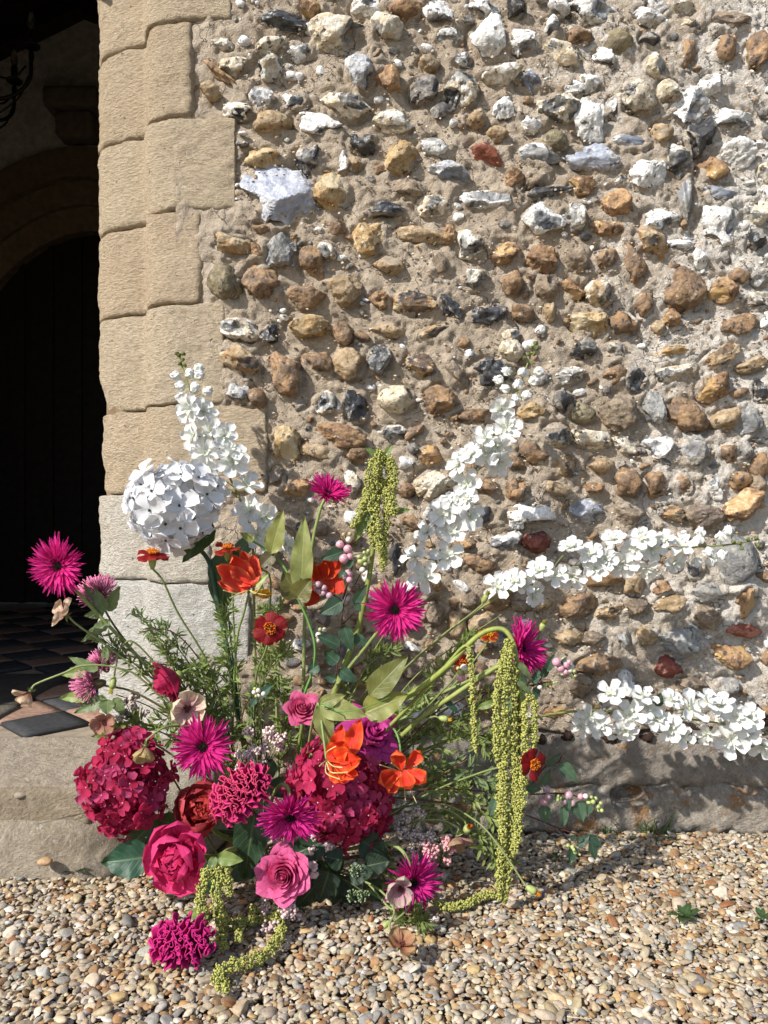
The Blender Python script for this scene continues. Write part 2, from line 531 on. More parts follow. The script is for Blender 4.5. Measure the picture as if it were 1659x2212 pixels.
# ================================================================== the flint wall
# flints as seen: centre, width, height, tilt, kind, in enlarged views of the wall (offset of the view first)
FL = {
 (0, 0): "1330 260 140 80 20 c;1410 390 170 110 -20 c;1310 430 200 60 35 o;1270 550 130 90 10 t;1410 660 190 100 5 x;1380 1460 260 130 10 m;1350 1690 190 200 10 e;1190 1580 45 150 0 c;1450 1970 250 130 10 x;1230 160 60 90 0 t",
 (800, 0): "220 130 320 110 8 k;400 50 130 130 0 o;540 190 310 220 -10 c;720 40 170 110 0 w;850 170 200 170 30 c;960 50 220 130 0 o;1160 90 160 190 -30 w;1220 220 180 90 5 w;1020 210 120 70 -15 t;785 330 100 90 15 n;150 270 190 100 -20 c;330 310 150 110 0 w;135 410 160 150 0 x;345 500 90 90 45 k;100 580 140 120 50 w;285 610 180 100 0 w;690 450 200 180 40 B;850 490 170 150 30 o;590 630 300 180 10 c;160 735 230 130 -10 t;425 745 270 120 8 w;690 860 170 120 10 k;880 730 230 120 10 x;1080 540 200 140 -20 k;1290 540 200 220 10 x;1100 380 130 100 0 t;1300 350 120 80 10 w;1540 440 230 130 5 x;1450 220 220 220 0 w;1430 40 170 90 20 w;1620 40 110 120 0 k;1625 250 80 140 0 w;1545 670 130 150 20 w;1500 810 140 100 0 t;1390 720 120 120 -30 t;1255 750 100 60 0 c;1440 920 200 110 35 r;1135 870 200 110 0 w;1220 1050 220 160 0 B;920 940 200 200 0 y;375 960 150 180 10 x;580 970 80 130 0 w;660 980 100 90 0 t;200 1180 430 330 15 G;520 1160 220 230 0 y;120 940 230 110 -5 y;975 1140 230 120 10 n;830 1270 250 100 -10 k;1120 1240 200 110 -5 c;1450 1200 290 110 -8 w;1610 1070 110 120 0 o;550 1360 100 110 0 b;105 1370 150 65 10 b;300 1390 100 40 15 r;750 1440 190 190 0 y;200 1520 200 200 20 g;65 1510 100 100 0 o;400 1580 150 220 -25 b;490 1500 120 120 0 x;630 1550 80 60 -10 o;1070 1410 360 90 5 t;1210 1410 110 110 30 o;1350 1470 180 150 0 x;1560 1520 170 140 0 o;850 1590 200 110 5 t;1160 1590 120 130 0 n;90 1700 220 200 30 b;350 1780 240 150 0 b;600 1745 210 180 25 t;800 1800 110 110 30 o;1015 1810 240 150 10 m;1225 1850 180 100 45 k;1440 1890 240 120 -10 k;1370 1680 150 130 0 x;1590 1700 140 160 20 b;1635 1850 70 100 0 b;370 1970 240 170 -5 y;570 2000 140 150 0 b;660 1960 70 50 0 k;860 1985 200 110 15 t;1120 2000 220 90 -10 m;1590 2010 100 130 -20 x;140 2010 110 130 20 k;30 1990 120 110 0 c",
 (0, 1100): "1450 120 230 160 30 m;1430 330 140 120 20 B;1540 370 160 140 40 b;1340 990 100 70 0 b",
 (800, 1100): "230 210 200 290 -15 b;430 150 200 150 10 b;625 160 200 190 10 t;815 130 160 170 20 k;1065 165 200 140 15 m;1265 215 180 120 45 n;1450 210 220 170 -5 k;485 395 180 140 0 x;665 410 140 200 -10 k;910 365 210 150 0 C;1160 385 190 190 0 b;1390 460 220 80 -8 b;585 590 310 140 5 o;240 640 160 230 0 y;430 680 220 120 10 t;870 570 170 100 -10 x;680 700 150 110 10 b;1110 700 150 110 10 o;190 850 100 130 0 n;310 900 150 140 0 o;630 870 100 170 0 c;1120 870 240 160 -20 c;960 910 120 90 0 b;1430 900 170 110 0 b;1610 910 100 150 0 b;195 1045 100 70 0 b;380 1030 110 80 0 n;600 1040 90 80 0 b;430 1150 120 100 0 n;1000 1110 160 90 0 b;1430 1070 150 120 0 k;260 1180 120 90 20 b;895 1330 110 190 10 k;1540 1230 230 100 -20 w;1630 1100 80 130 0 w;1390 1350 220 130 10 b;1310 1230 120 80 0 o;1280 1450 90 60 0 k;1150 1470 90 100 0 o;1340 1570 90 100 0 n;1130 1670 150 180 10 n;1430 1710 200 140 -30 t;1260 1720 120 170 0 t;1640 1620 60 90 0 n;470 1680 120 100 0 n;800 1850 250 140 0 n;900 1920 150 80 0 t;730 2050 180 150 0 b;1000 2000 120 100 0 n;120 1290 160 120 0 n;620 1200 130 100 0 b;560 1330 120 80 0 t;1560 1980 140 80 -10 k;1290 1900 150 90 -10 n;1480 2080 150 120 0 n;960 1690 120 140 0 n",
 (1600, 0): "170 115 80 50 0 k;400 50 130 120 20 w;620 60 290 150 5 w;920 90 220 110 10 w;1000 30 120 90 0 w;1140 50 140 90 0 c;1200 160 140 70 5 c;1440 120 320 120 5 n;200 240 190 150 10 w;370 155 100 120 0 w;525 215 150 100 10 b;430 320 220 110 25 c;680 350 130 110 40 w;570 300 60 60 0 b;760 260 150 130 10 e;960 240 140 90 0 k;1065 260 60 30 0 c;1175 325 100 160 0 b;1400 290 140 160 0 b;1610 310 160 210 10 b;985 400 150 130 20 c;220 480 140 130 35 B;580 490 140 110 0 w;490 530 140 100 15 w;1330 505 150 130 10 w;1430 540 80 60 0 t;1060 560 140 140 -30 c;870 590 260 170 20 K;1190 640 210 190 0 w;390 640 240 170 5 c;600 720 190 230 0 w;725 640 90 110 20 w;225 745 160 110 15 w;380 850 150 120 0 e;1270 810 190 230 10 k;830 860 250 110 0 B;1030 800 140 130 30 t;1440 700 270 110 0 w;1620 690 80 80 0 k;610 940 300 170 15 G;270 940 250 120 15 w;250 1080 110 90 -40 n;330 1150 290 80 -8 k;550 1110 150 110 0 o;1130 980 190 170 20 x;1480 910 190 180 -20 w;930 1060 210 160 5 w;1330 1030 180 140 15 o;1640 1040 70 130 0 c;750 1210 180 160 15 o;1160 1190 90 230 0 g;1380 1170 220 110 -5 B;1600 1270 160 150 0 c;300 1310 230 180 -15 w;490 1300 150 180 20 x;1010 1330 220 150 0 w;1360 1370 240 230 10 w;1590 1450 110 140 0 k;700 1370 190 90 5 o;960 1470 210 150 25 m;1140 1460 150 80 -5 w;1240 1530 90 160 -25 w;310 1540 200 170 10 o;510 1560 140 140 30 n;680 1550 150 120 25 b;845 1570 130 280 -15 b;330 1710 150 150 30 n;490 1730 140 100 30 o;670 1750 190 170 10 X;985 1690 60 70 0 k;1160 1740 250 250 15 b;910 1810 110 170 0 b;1400 1740 200 160 10 o;1500 1660 130 100 10 b;1620 1660 110 110 0 g;1600 1810 130 90 10 x;40 1870 100 110 0 k;195 1870 150 110 10 b;350 1870 80 120 0 t;590 1930 210 160 10 y;500 1880 70 100 -30 k;790 1940 180 150 0 b;905 1990 80 70 0 k;1000 1960 90 100 0 t;1085 1900 110 120 20 o;1480 1950 230 150 -10 b",
 (1600, 1100): "100 80 150 150 0 c;350 20 80 50 0 k;540 60 150 110 10 k;740 70 120 120 30 x;1090 80 220 90 -5 y;1370 110 230 100 -25 m;1570 150 210 100 -15 t;470 220 170 100 0 x;740 220 150 100 -20 b;860 240 140 160 20 k;1080 220 270 90 -10 x;1340 300 200 180 10 o;1630 310 80 140 0 k;430 380 140 140 10 k;250 440 170 110 0 y;550 450 150 110 20 e;750 450 240 230 10 n;985 420 140 200 0 g;1180 460 280 190 35 b;1400 500 200 130 -40 t;1520 510 180 200 0 g;395 590 180 150 5 X;600 610 230 110 10 c;800 640 160 90 20 c;1000 640 160 150 30 w;1215 680 180 220 -15 g;1420 690 130 120 0 b;1520 670 90 110 0 g;1610 770 110 170 0 b;255 690 180 120 30 b;140 740 150 80 15 b;440 770 130 120 20 m;655 760 150 110 -15 t;810 870 180 180 0 b;985 880 140 170 10 b;1160 880 100 130 -20 b;1330 890 110 150 0 w;1480 850 170 110 0 b;1600 860 110 140 0 n;160 920 130 120 -15 b;390 900 180 90 15 t;610 910 110 90 -10 o;570 1030 210 150 0 B;250 1060 280 150 -5 w;410 1110 80 70 0 k;830 1070 190 130 0 n;1080 1060 170 100 5 m;1130 990 80 100 0 b;1280 1060 230 180 0 n;1530 1010 270 190 -10 o;280 1240 180 140 0 R;520 1230 110 70 0 b;1450 1330 260 280 0 S;1210 1390 100 120 0 k;680 1450 220 130 -5 b;850 1470 130 150 0 t;1030 1500 120 80 0 o;1280 1520 210 120 5 g;1520 1560 130 220 10 o;505 1620 260 140 -25 b;310 1590 160 90 -20 t;180 1600 130 80 0 n;690 1650 200 90 -20 m;870 1620 150 120 10 n;1070 1610 210 120 -15 t;1290 1680 200 130 30 n;1520 1760 190 80 5 r;460 1790 200 110 10 t;620 1800 150 100 5 n;785 1800 90 110 0 g;940 1790 120 110 0 t;1150 1830 260 200 0 g;1430 1900 220 160 0 o;910 1920 110 80 0 t;650 1960 260 120 -5 b;1070 1970 150 140 10 R;1290 1925 60 60 0 k;960 1970 50 50 0 k;520 2080 200 140 5 n;800 2080 130 150 30 w;1200 2080 180 110 10 n;1400 2100 150 120 0 g;320 2140 90 90 0 n;380 2240 200 80 0 o",
 (800, 2134): "760 120 200 140 0 o;1420 270 130 160 0 o;1130 250 120 80 0 n;990 900 220 80 -15 S;230 310 120 60 0 S;1180 860 130 70 -10 o;1100 960 160 90 0 n",
}
KINDS_F = {  # cortex, stain, fracture, share of fractured facets, roundness 0..1, crust
 'w': ((.85, .84, .81), (.70, .685, .65), (.075, .08, .09), .28, .12, .2),
 'c': ((.77, .71, .59), (.60, .50, .35), (.07, .07, .07), .2, .3, .3),
 'x': ((.80, .77, .70), (.52, .43, .30), (.026, .028, .032), .55, .2, .3),
 'X': ((.58, .54, .46), (.40, .28, .15), (.030, .034, .040), .55, .45, .2),
 'k': ((.14, .135, .13), (.34, .31, .27), (.024, .027, .032), .80, .12, .15),
 'K': ((.62, .56, .45), (.40, .34, .26), (.018, .018, .02), .45, .25, .2),
 'm': ((.40, .24, .11), (.50, .40, .26), (.045, .045, .046), .35, .25, .3),
 'o': ((.43, .27, .14), (.25, .145, .08), (.40, .27, .12), .20, .25, .5),
 'b': ((.345, .215, .115), (.20, .135, .088), (.30, .20, .11), .14, .50, .35),
 't': ((.45, .34, .215), (.36, .25, .135), (.31, .26, .20), .12, .5, .5),
 'y': ((.54, .41, .23), (.42, .27, .12), (.50, .42, .28), .15, .45, .3),
 'n': ((.245, .185, .13), (.31, .24, .165), (.15, .12, .10), .25, .45, .6),
 'e': ((.27, .225, .13), (.20, .165, .105), (.22, .19, .13), .0, .9, .1),
 'g': ((.30, .295, .28), (.40, .38, .34), (.22, .225, .24), .3, .4, .5),
 'B': ((.46, .47, .50), (.60, .59, .56), (.15, .165, .205), .5, .15, .1),
 'G': ((.60, .61, .64), (.42, .44, .50), (.27, .295, .36), .6, .12, .1),
 'S': ((.215, .215, .215), (.29, .285, .27), (.2, .2, .2), .0, .95, .15),
 'C': ((.62, .55, .42), (.55, .46, .32), (.018, .018, .018), .10, .7, .1),
 'r': ((.36, .115, .065), (.26, .085, .05), (.33, .12, .08), .2, .4, .5),
 'R': ((.20, .045, .035), (.28, .09, .06), (.10, .03, .03), .4, .25, .5),
}


def flint_mesh(w, h, d, rnd, frs, seed, lvl):
    """w,h across and up, d out of the wall; y is the outward axis (-Y faces out)"""
    r_ = np.random.default_rng(seed)
    v, f = ICO[lvl]
    npl = 9 if rnd < .5 else 7
    nn = r_.normal(size=(npl, 3)); nn[:, 1] -= .35; nn /= np.linalg.norm(nn, axis=1)[:, None]
    dd = r_.uniform(.50, .92, npl) + .27 * rnd
    cs = v @ nn.T
    rr = np.where(cs > .05, dd / np.maximum(cs, .05), 9)
    # soft minimum of facets and a lumpy ball
    kk = 60 - 48 * rnd
    ball = 1.0 + .20 * fbm(v * 1.3 + seed * 1.7, 3, seed % 4)
    allr = np.concatenate([rr, np.broadcast_to(ball[:, None], (len(v), 1))], 1)
    r = -np.log(np.exp(-kk * np.minimum(allr, 3)).sum(1)) / kk
    which = rr.argmin(1); faceted = rr.min(1) < ball
    r = r * (1 + (.17 - .11 * rnd) * fbm(v * 2.9 + seed, 4, (seed + 1) % 4))
    # hollows where flakes came away: fresh dark flint inside a pale rim
    scoop = np.zeros(len(v), bool)
    for _ in range(int(r_.integers(1, 4)) if rnd < .6 else int(r_.integers(0, 2))):
        sd = r_.normal(size=3); sd[1] = -abs(sd[1]) * .6; sd /= np.linalg.norm(sd)
        cz = v @ sd; th = r_.uniform(.72, .9)
        r = r - (.34 - .22 * rnd) * np.clip((cz - th) / (1 - th), 0, 1) ** .7
        if frs > .15 and r_.random() < .35 + frs: scoop |= cz > th - .01
    if rnd < .5:
        r = r * (1 - .05 * np.abs(vnoise(v * 5.5 + seed * .3, seed)))
    if rnd < .6:                                  # a broken, jagged outline
        th = np.arctan2(v[:, 2], v[:, 0]); kn = int(r_.integers(6, 10))
        ka = np.sort(r_.uniform(-math.pi, math.pi, kn)); kr = r_.uniform(.60 + .3 * rnd, 1.05, kn)
        ol = np.interp(th, np.concatenate([[ka[-1] - 2 * math.pi], ka, [ka[0] + 2 * math.pi]]), np.concatenate([[kr[-1]], kr, [kr[0]]]))
        ol = ol + (.05 - .03 * rnd) * np.sin(th * 11 + seed) * np.sin(th * 5 + seed * 2)
        lat = 1 - np.abs(v[:, 1]) ** 2
        r = r * (1 - lat + lat * ol)
    P = v * r[:, None]
    # fill the box of its outline
    mx = np.abs(P).max(0)
    P = P / np.array([mx[0], mx[1], mx[2]]) * np.array([w / 2, d, h / 2])
    fresh = r_.random(npl) < frs
    k = np.argsort(-(-nn[:, 1]))  # facets that look outwards count first
    if frs > .3: fresh[k[0]] = True
    if frs == 0: fresh[:] = False
    fw = which[f]; maj = fw[:, 0]
    frac = ((fresh[maj] & faceted[f].all(1)) | scoop[f].all(1)).astype('f4')
    me = fast_mesh('flint', P, f)
    a = me.attributes.new('frac', 'FLOAT', 'FACE'); a.data.foreach_set('value', frac)
    me.set_sharp_from_angle(angle=math.radians(30 if rnd < .5 else 50))
    return me


rows = []
for (ox, oy), txt in FL.items():
    for q in txt.split(';'):
        a = q.split()
        zx, zy, zw, zh, ang = map(float, a[:5])
        f = .6636 / 1.8433
        rows.append((ox * .6636 + zx * f, oy * .6636 + zy * f, zw * f, zh * f, ang, a[5]))
rows.sort(key=lambda r: -r[2] * r[3])

wall = empty('flint_wall', (0.35, YW, 0), 'rough church wall of knapped flints set in sandy mortar right of the doorway', 'wall')
WO = Vector((0.35, YW, 0))
PX = K * YW
flint_spots = []
for i, (px, py, fw, fh, ang, kd) in enumerate(rows[:299]):
    base, stain, fresh, frs, rnd, crust = KINDS_F[kd]
    sz_ = 1.10 if kd in 'bnt' else 1.18
    w_, h_ = fw * PX * sz_, fh * PX * sz_
    d_ = min(.044, .50 * min(w_, h_) + .006)
    if kd in 'Gw': d_ *= .85
    me = flint_mesh(w_, h_, d_, rnd, frs, i * 3 + 5, 4 if i < 60 else 3)
    c = W(px, py, YW); c.y = YW + .004
    flint_spots.append((c.x, c.z, w_ / 2, h_ / 2, math.radians(-ang), d_))
    j = np.random.default_rng(i).uniform(.86, 1.14); jr = np.random.default_rng(i + 999).uniform(-.02, .02)
    o = part('flint', me, M_FLINT, wall, T(c - WO) @ Ry(math.radians(ang)), color=(base[0] * j + jr * .5, base[1] * j, base[2] * j - jr * .3))
    o['stain'] = [float(q) for q in stain]
    o['fresh'] = [float(q) for q in fresh]
    o['blotch'] = {'w': .35, 'c': .35, 'G': .3, 'e': .1, 'S': .1, 'C': .1, 't': .35}.get(kd, .7)
    o['crust'] = float(crust * (.4 + .8 * min(1, max(0, (px - 700) / 700))))


def merge(arrs):
    V = []; F = []; n = 0; at = []
    for v, f, a in arrs:
        V.append(v); F.append(f + n); n += len(v); at.append(a)
    return np.concatenate(V), np.concatenate(F), np.concatenate(at)


# small chips between the big flints, and the stones of the wall beyond
chips = {k: [] for k in ('pale', 'brown', 'dark')}
rg = np.random.default_rng(5)
occ = np.array([(s[0], s[1], max(s[2], s[3])) for s in flint_spots])
tries = 0
while tries < 5200:
    tries += 1
    far = tries > 4400
    x = rg.uniform(.86, 1.3) if far else rg.uniform(-.33, .86)
    z = rg.uniform(.15, 2.3) if far else rg.uniform(.10, 1.86)
    low = (not far) and z < .62 and x < .30
    rad = rg.uniform(.018, .045) if far else rg.choice([rg.uniform(.016, .034), rg.uniform(.012, .022)]) if low else rg.choice([rg.uniform(.003, .006), rg.uniform(.006, .013), rg.uniform(.010, .021)])
    if x < -.25 and z < 1.2: continue
    if x > -.12 and z < .235: continue
    if ((occ[:, 0] - x) ** 2 + (occ[:, 1] - z) ** 2 < (occ[:, 2] * .92 + rad * .8) ** 2).any(): continue
    occ = np.vstack([occ, (x, z, rad)])
    v, f = ICO[2 if rad > .008 else 1]
    nn = rg.normal(size=(7, 3)); nn /= np.linalg.norm(nn, axis=1)[:, None]
    cs = v @ nn.T
    r = np.minimum(np.where(cs > .05, rg.uniform(.6, .95, 7) / np.maximum(cs, .05), 9).min(1), 1.0 + .15 * vnoise(v * 2 + tries))
    P = v * r[:, None] * rad * np.array([rg.uniform(.8, 1.5), .75, rg.uniform(.55, 1.0)])
    a = rg.uniform(-.8, .8); ca, sa = math.cos(a), math.sin(a)
    P = np.stack([P[:, 0] * ca - P[:, 2] * sa, P[:, 1], P[:, 0] * sa + P[:, 2] * ca], 1) + np.array([x, YW + .001, z]) - np.array(WO)
    kk = rg.choice(['pale', 'pale', 'pale', 'dark', 'dark', 'brown'] if z > 1.15 else ['pale', 'brown', 'brown', 'dark'])
    chips[kk].append((P, f, np.zeros(len(f))))
for kk, kd in (('pale', 'w'), ('brown', 'b'), ('dark', 'k')):
    V, F, A = merge(chips[kk])
    me = fast_mesh('flint_chips', V, F); me.set_sharp_from_angle(angle=math.radians(35))
    b = KINDS_F[kd]
    o = part('flint_chips', me, M_FLINT, wall, color=b[0], kind='stuff')
    o['stain'] = list(b[1]); o['fresh'] = list(b[2]); o['crust'] = .35; o['blotch'] = .5

# grit showing in the mortar
for gk, gc in enumerate(((.62, .54, .42), (.22, .17, .12), (.42, .27, .15))):
    arr = []
    for i in range(1300):
        x, z = rg.uniform(-.33, .9), rg.uniform(.2, 1.86)
        if x < -.27 and z < 1.3: continue
        q = rg.uniform(.0012, .0036)
        arr.append((ICO[0][0] * q * rg.uniform(.6, 1.3, (12, 1)) * np.array([1.2, 1, .8]) + np.array([x, YW - rg.uniform(.002, .009), z]) - np.array(WO), ICO[0][1], np.zeros(20)))
    V, F, A = merge(arr)
    part('mortar_grit', fast_mesh('mortar_grit', V, F, False), M_PLAIN, wall, color=gc, kind='stuff')

# mortar: a thick relief sheet that rises round every flint
nx, nz = 410, 540
mx = np.linspace(-.46, 1.36, nx); mz = np.linspace(-.03, 2.36, nz)
GX, GZ = np.meshgrid(mx, mz)
pts = np.stack([GX.ravel(), GZ.ravel(), np.zeros(nx * nz)], 1)
H = .011 * fbm(pts * 9, 3, 0) + .009 * fbm(pts * 34, 4, 1) + .0030 * vnoise(pts * 120, 2)
Hm = H.reshape(nz, nx)
for (x, z, a, b, an, d) in flint_spots:
    R = max(a, b) * 1.7
    i0, i1 = np.searchsorted(mx, [x - R, x + R]); j0, j1 = np.searchsorted(mz, [z - R, z + R])
    gx = GX[j0:j1, i0:i1] - x; gz = GZ[j0:j1, i0:i1] - z
    ca, sa = math.cos(an), math.sin(an)
    u = (gx * ca + gz * sa) / a; v_ = (-gx * sa + gz * ca) / b
    e = np.sqrt(u * u + v_ * v_)
    # a fillet of mortar laps up to the stone, uneven
    Hm[j0:j1, i0:i1] += .0050 * np.exp(-((e - .80) / .42) ** 2) * (0.1 + 2.4 * np.clip(H.reshape(nz, nx)[j0:j1, i0:i1] * 45 + .1, 0, 1))
# a dark crevice round part of each stone
for (x, z, a, b, an, d) in flint_spots:
    R = max(a, b) * 1.5
    i0, i1 = np.searchsorted(mx, [x - R, x + R]); j0, j1 = np.searchsorted(mz, [z - R, z + R])
    gx = GX[j0:j1, i0:i1] - x; gz = GZ[j0:j1, i0:i1] - z
    ca, sa = math.cos(an), math.sin(an)
    e = np.sqrt(((gx * ca + gz * sa) / a) ** 2 + ((-gx * sa + gz * ca) / b) ** 2)
    th_ = np.arctan2(gz, gx)
    Hm[j0:j1, i0:i1] -= .010 * np.exp(-((e - 1.0) / .13) ** 2) * np.clip(.25 + np.sin(th_ * 1.0 + x * 50), 0, 1)
Hm -= .003
Hm -= .075 * np.clip((W(0, 1586, YW).z + .012 * np.sin(GX * 23) - GZ) / .02, 0, 1) * np.clip((GX + .10) / .04, 0, 1)
Hm -= .001 * np.clip(1 - (GX + .26) / .10, 0, 1)
V = np.stack([GX.ravel(), YW - Hm.ravel(), GZ.ravel()], 1) - np.array(WO)
idx = np.arange(nx * nz).reshape(nz, nx)
F = np.stack([idx[:-1, :-1].ravel(), idx[:-1, 1:].ravel(), idx[1:, 1:].ravel(), idx[1:, :-1].ravel()], 1)
mo = part('mortar', fast_mesh('mortar', V, F), M_MORTAR, wall)


def box_mb(mb, x0, x1, y0, y1, z0, z1, bev=0.0):
    v = np.array([(x, y, z) for x in (x0, x1) for y in (y0, y1) for z in (z0, z1)], float)
    f = [(0, 1, 3, 2), (4, 6, 7, 5), (0, 4, 5, 1), (2, 3, 7, 6), (0, 2, 6, 4), (1, 5, 7, 3)]
    mb.add(v, f)


mb = MB(); box_mb(mb, -.40, 1.36, YW + .09, YW + .60, -.03, 2.36)
part('rubble_core', mb.build('rubble_core', WO, smooth=False), M_PLAIN, wall, color=(.33, .26, .19))


def rough_block(x0, x1, y0, y1, z0, z1, bev, amp, step=.012, seed=0, fr=14.0, skew=None, hole=None):
    """a weathered stone: box grid with rounded arrises pushed about by noise"""
    V = []; F = []; n = 0
    dims = [(x0, x1), (y0, y1), (z0, z1)]
    key = {}
    def vid(p):
        k = tuple(round(c, 5) for c in p)
        if k not in key:
            key[k] = len(V); V.append(p)
        return key[k]
    ns = [max(2, int((b - a) / step) + 1) for a, b in dims]
    lin = [np.linspace(a, b, m) for (a, b), m in zip(dims, ns)]
    for ax in range(3):
        o1, o2 = [k for k in range(3) if k != ax]
        for side in (0, 1):
            for i in range(ns[o1] - 1):
                for j in range(ns[o2] - 1):
                    q = []
                    for (ii, jj) in ((i, j), (i + 1, j), (i + 1, j + 1), (i, j + 1)):
                        p = [0, 0, 0]; p[ax] = dims[ax][side]; p[o1] = lin[o1][ii]; p[o2] = lin[o2][jj]
                        q.append(vid(tuple(p)))
                    F.append(tuple(q) if (side == 1) ^ (ax == 1) else tuple(q[::-1]))
    V = np.array(V, float)
    c = np.array([(a + b) / 2 for a, b in dims]); hs = np.array([(b - a) / 2 for a, b in dims])
    bv = np.minimum(bev, hs * .9)
    inner = np.clip(V - c, -(hs - bv), hs - bv)
    out = V - c - inner
    ln = np.linalg.norm(out / bv, axis=1)[:, None]
    nrm = (out / bv) / np.maximum(ln, 1e-9)
    P = c + inner + nrm * bv
    P = P + nrm * (amp * (fbm(P * fr + seed, 4, seed) + .5 * fbm(P * fr * 3.7 + seed, 3, seed + 1)))[:, None]
    if skew: P = skew(P)
    return P, np.array(F)


# ---- lichened plinth stone at the foot of the wall (right) with a hole, and paler footing
def hole_skew(P):
    hc = W(1357, 1719, YW)
    e = ((P[:, 0] - hc.x) / .040) ** 2 + ((P[:, 2] - hc.z) / .019) ** 2
    k = np.clip(1.25 - e, 0, 1)
    front = P[:, 1] < YW + .03
    P[:, 1] += np.where(front, .05 * np.minimum(1, k * 1.6), 0)
    return P


zt = W(0, 1578, YW).z
P_, F_ = rough_block(-.08, 1.36, YW - .006, YW + .12, W(0, 1712, YW).z - .004, zt, .05, .016, .008, 3, 16, hole_skew)
o = part('plinth_stone', fast_mesh('plinth_stone', P_ - np.array(WO), F_), M_PLINTH, wall, color=(.34, .295, .25), tip=(.48, .43, .37))
o['orange'] = .02; o['pale'] = .035
P_, F_ = rough_block(-.12, 1.36, YW - .012, YW + .12, -.03, W(0, 1712, YW).z + .020, .045, .017, .008, 2, 18, hole_skew)
o = part('plinth_footing', fast_mesh('plinth_footing', P_ - np.array(WO), F_), M_PLINTH, wall, color=(.52, .46, .38), tip=(.40, .345, .28))
o['orange'] = .085; o['pale'] = .08
# dark moss cushions on the plinth ledge
for k, (px, py, rw, rh) in enumerate([(1320, 1592, 26, 18), (1498, 1580, 42, 22), (1640, 1553, 26, 30), (1226, 1590, 12, 12), (1170, 1600, 10, 10), (1400, 1594, 14, 10)]):
    mb = MB(); c = W(px, py, YW - .004)
    for i in range(260):
        a = random.random() * 6.28; r = math.sqrt(random.random()) * (.8 + .35 * math.sin(a * 3 + k))
        v, f = ICO[1]
        q = v * random.uniform(.0015, .0028) * (1 + .3 * np.random.default_rng(i).normal(size=(len(v), 1)))
        mb.add(q + np.array(c) + np.array([math.cos(a) * r * rw * PX, -.006 + .011 * r * r, math.sin(a) * r * rh * PX]), f)
    part('moss_cushion', mb.build('moss_cushion', WO), M_PLAIN, wall, color=(.045, .026, .020), kind='stuff')

# ================================================================== doorway jamb of dressed stone
jamb = empty('doorway_jamb', (-.5, 1.75, 0), 'tall stone door jamb of moulded sandy limestone blocks beside the dark porch', 'door jamb')
JO = Vector((-.5, 1.75, 0))
PROFILE = [(-.690, 2.12), (-.698, 1.98), (-.702, 1.905), (-.692, 1.872), (-.668, 1.843), (-.638, 1.822), (-.605, 1.807), (-.575, 1.798), (-.562, 1.795),
           (-.552, 1.783), (-.545, 1.762), (-.536, 1.742), (-.525, 1.727), (-.508, 1.714), (-.486, 1.705), (-.455, 1.699), (-.40, 1.697)]
JZ = [.19, .36, .541, .742, .937, 1.162, 1.367, 1.574, 1.787, 2.02, 2.36]
JR = [-.34, -.30, -.385, -.262, -.352, -.405, -.327, -.424, -.337, -.41]
JC = [((0.820, 0.802, 0.738), (0.728, 0.674, 0.589)), ((0.820, 0.813, 0.749), (0.760, 0.717, 0.642)), ((0.820, 0.770, 0.674), (0.738, 0.663, 0.546)), ((0.738, 0.599, 0.428), (0.663, 0.524, 0.358)), ((0.706, 0.572, 0.401), (0.749, 0.626, 0.460)),
      ((0.728, 0.583, 0.412), (0.653, 0.508, 0.348)), ((0.690, 0.556, 0.396), (0.717, 0.589, 0.407)), ((0.706, 0.567, 0.401), (0.631, 0.498, 0.337)), ((0.690, 0.546, 0.385), (0.717, 0.589, 0.407)), ((0.685, 0.546, 0.391), (0.642, 0.508, 0.353))]
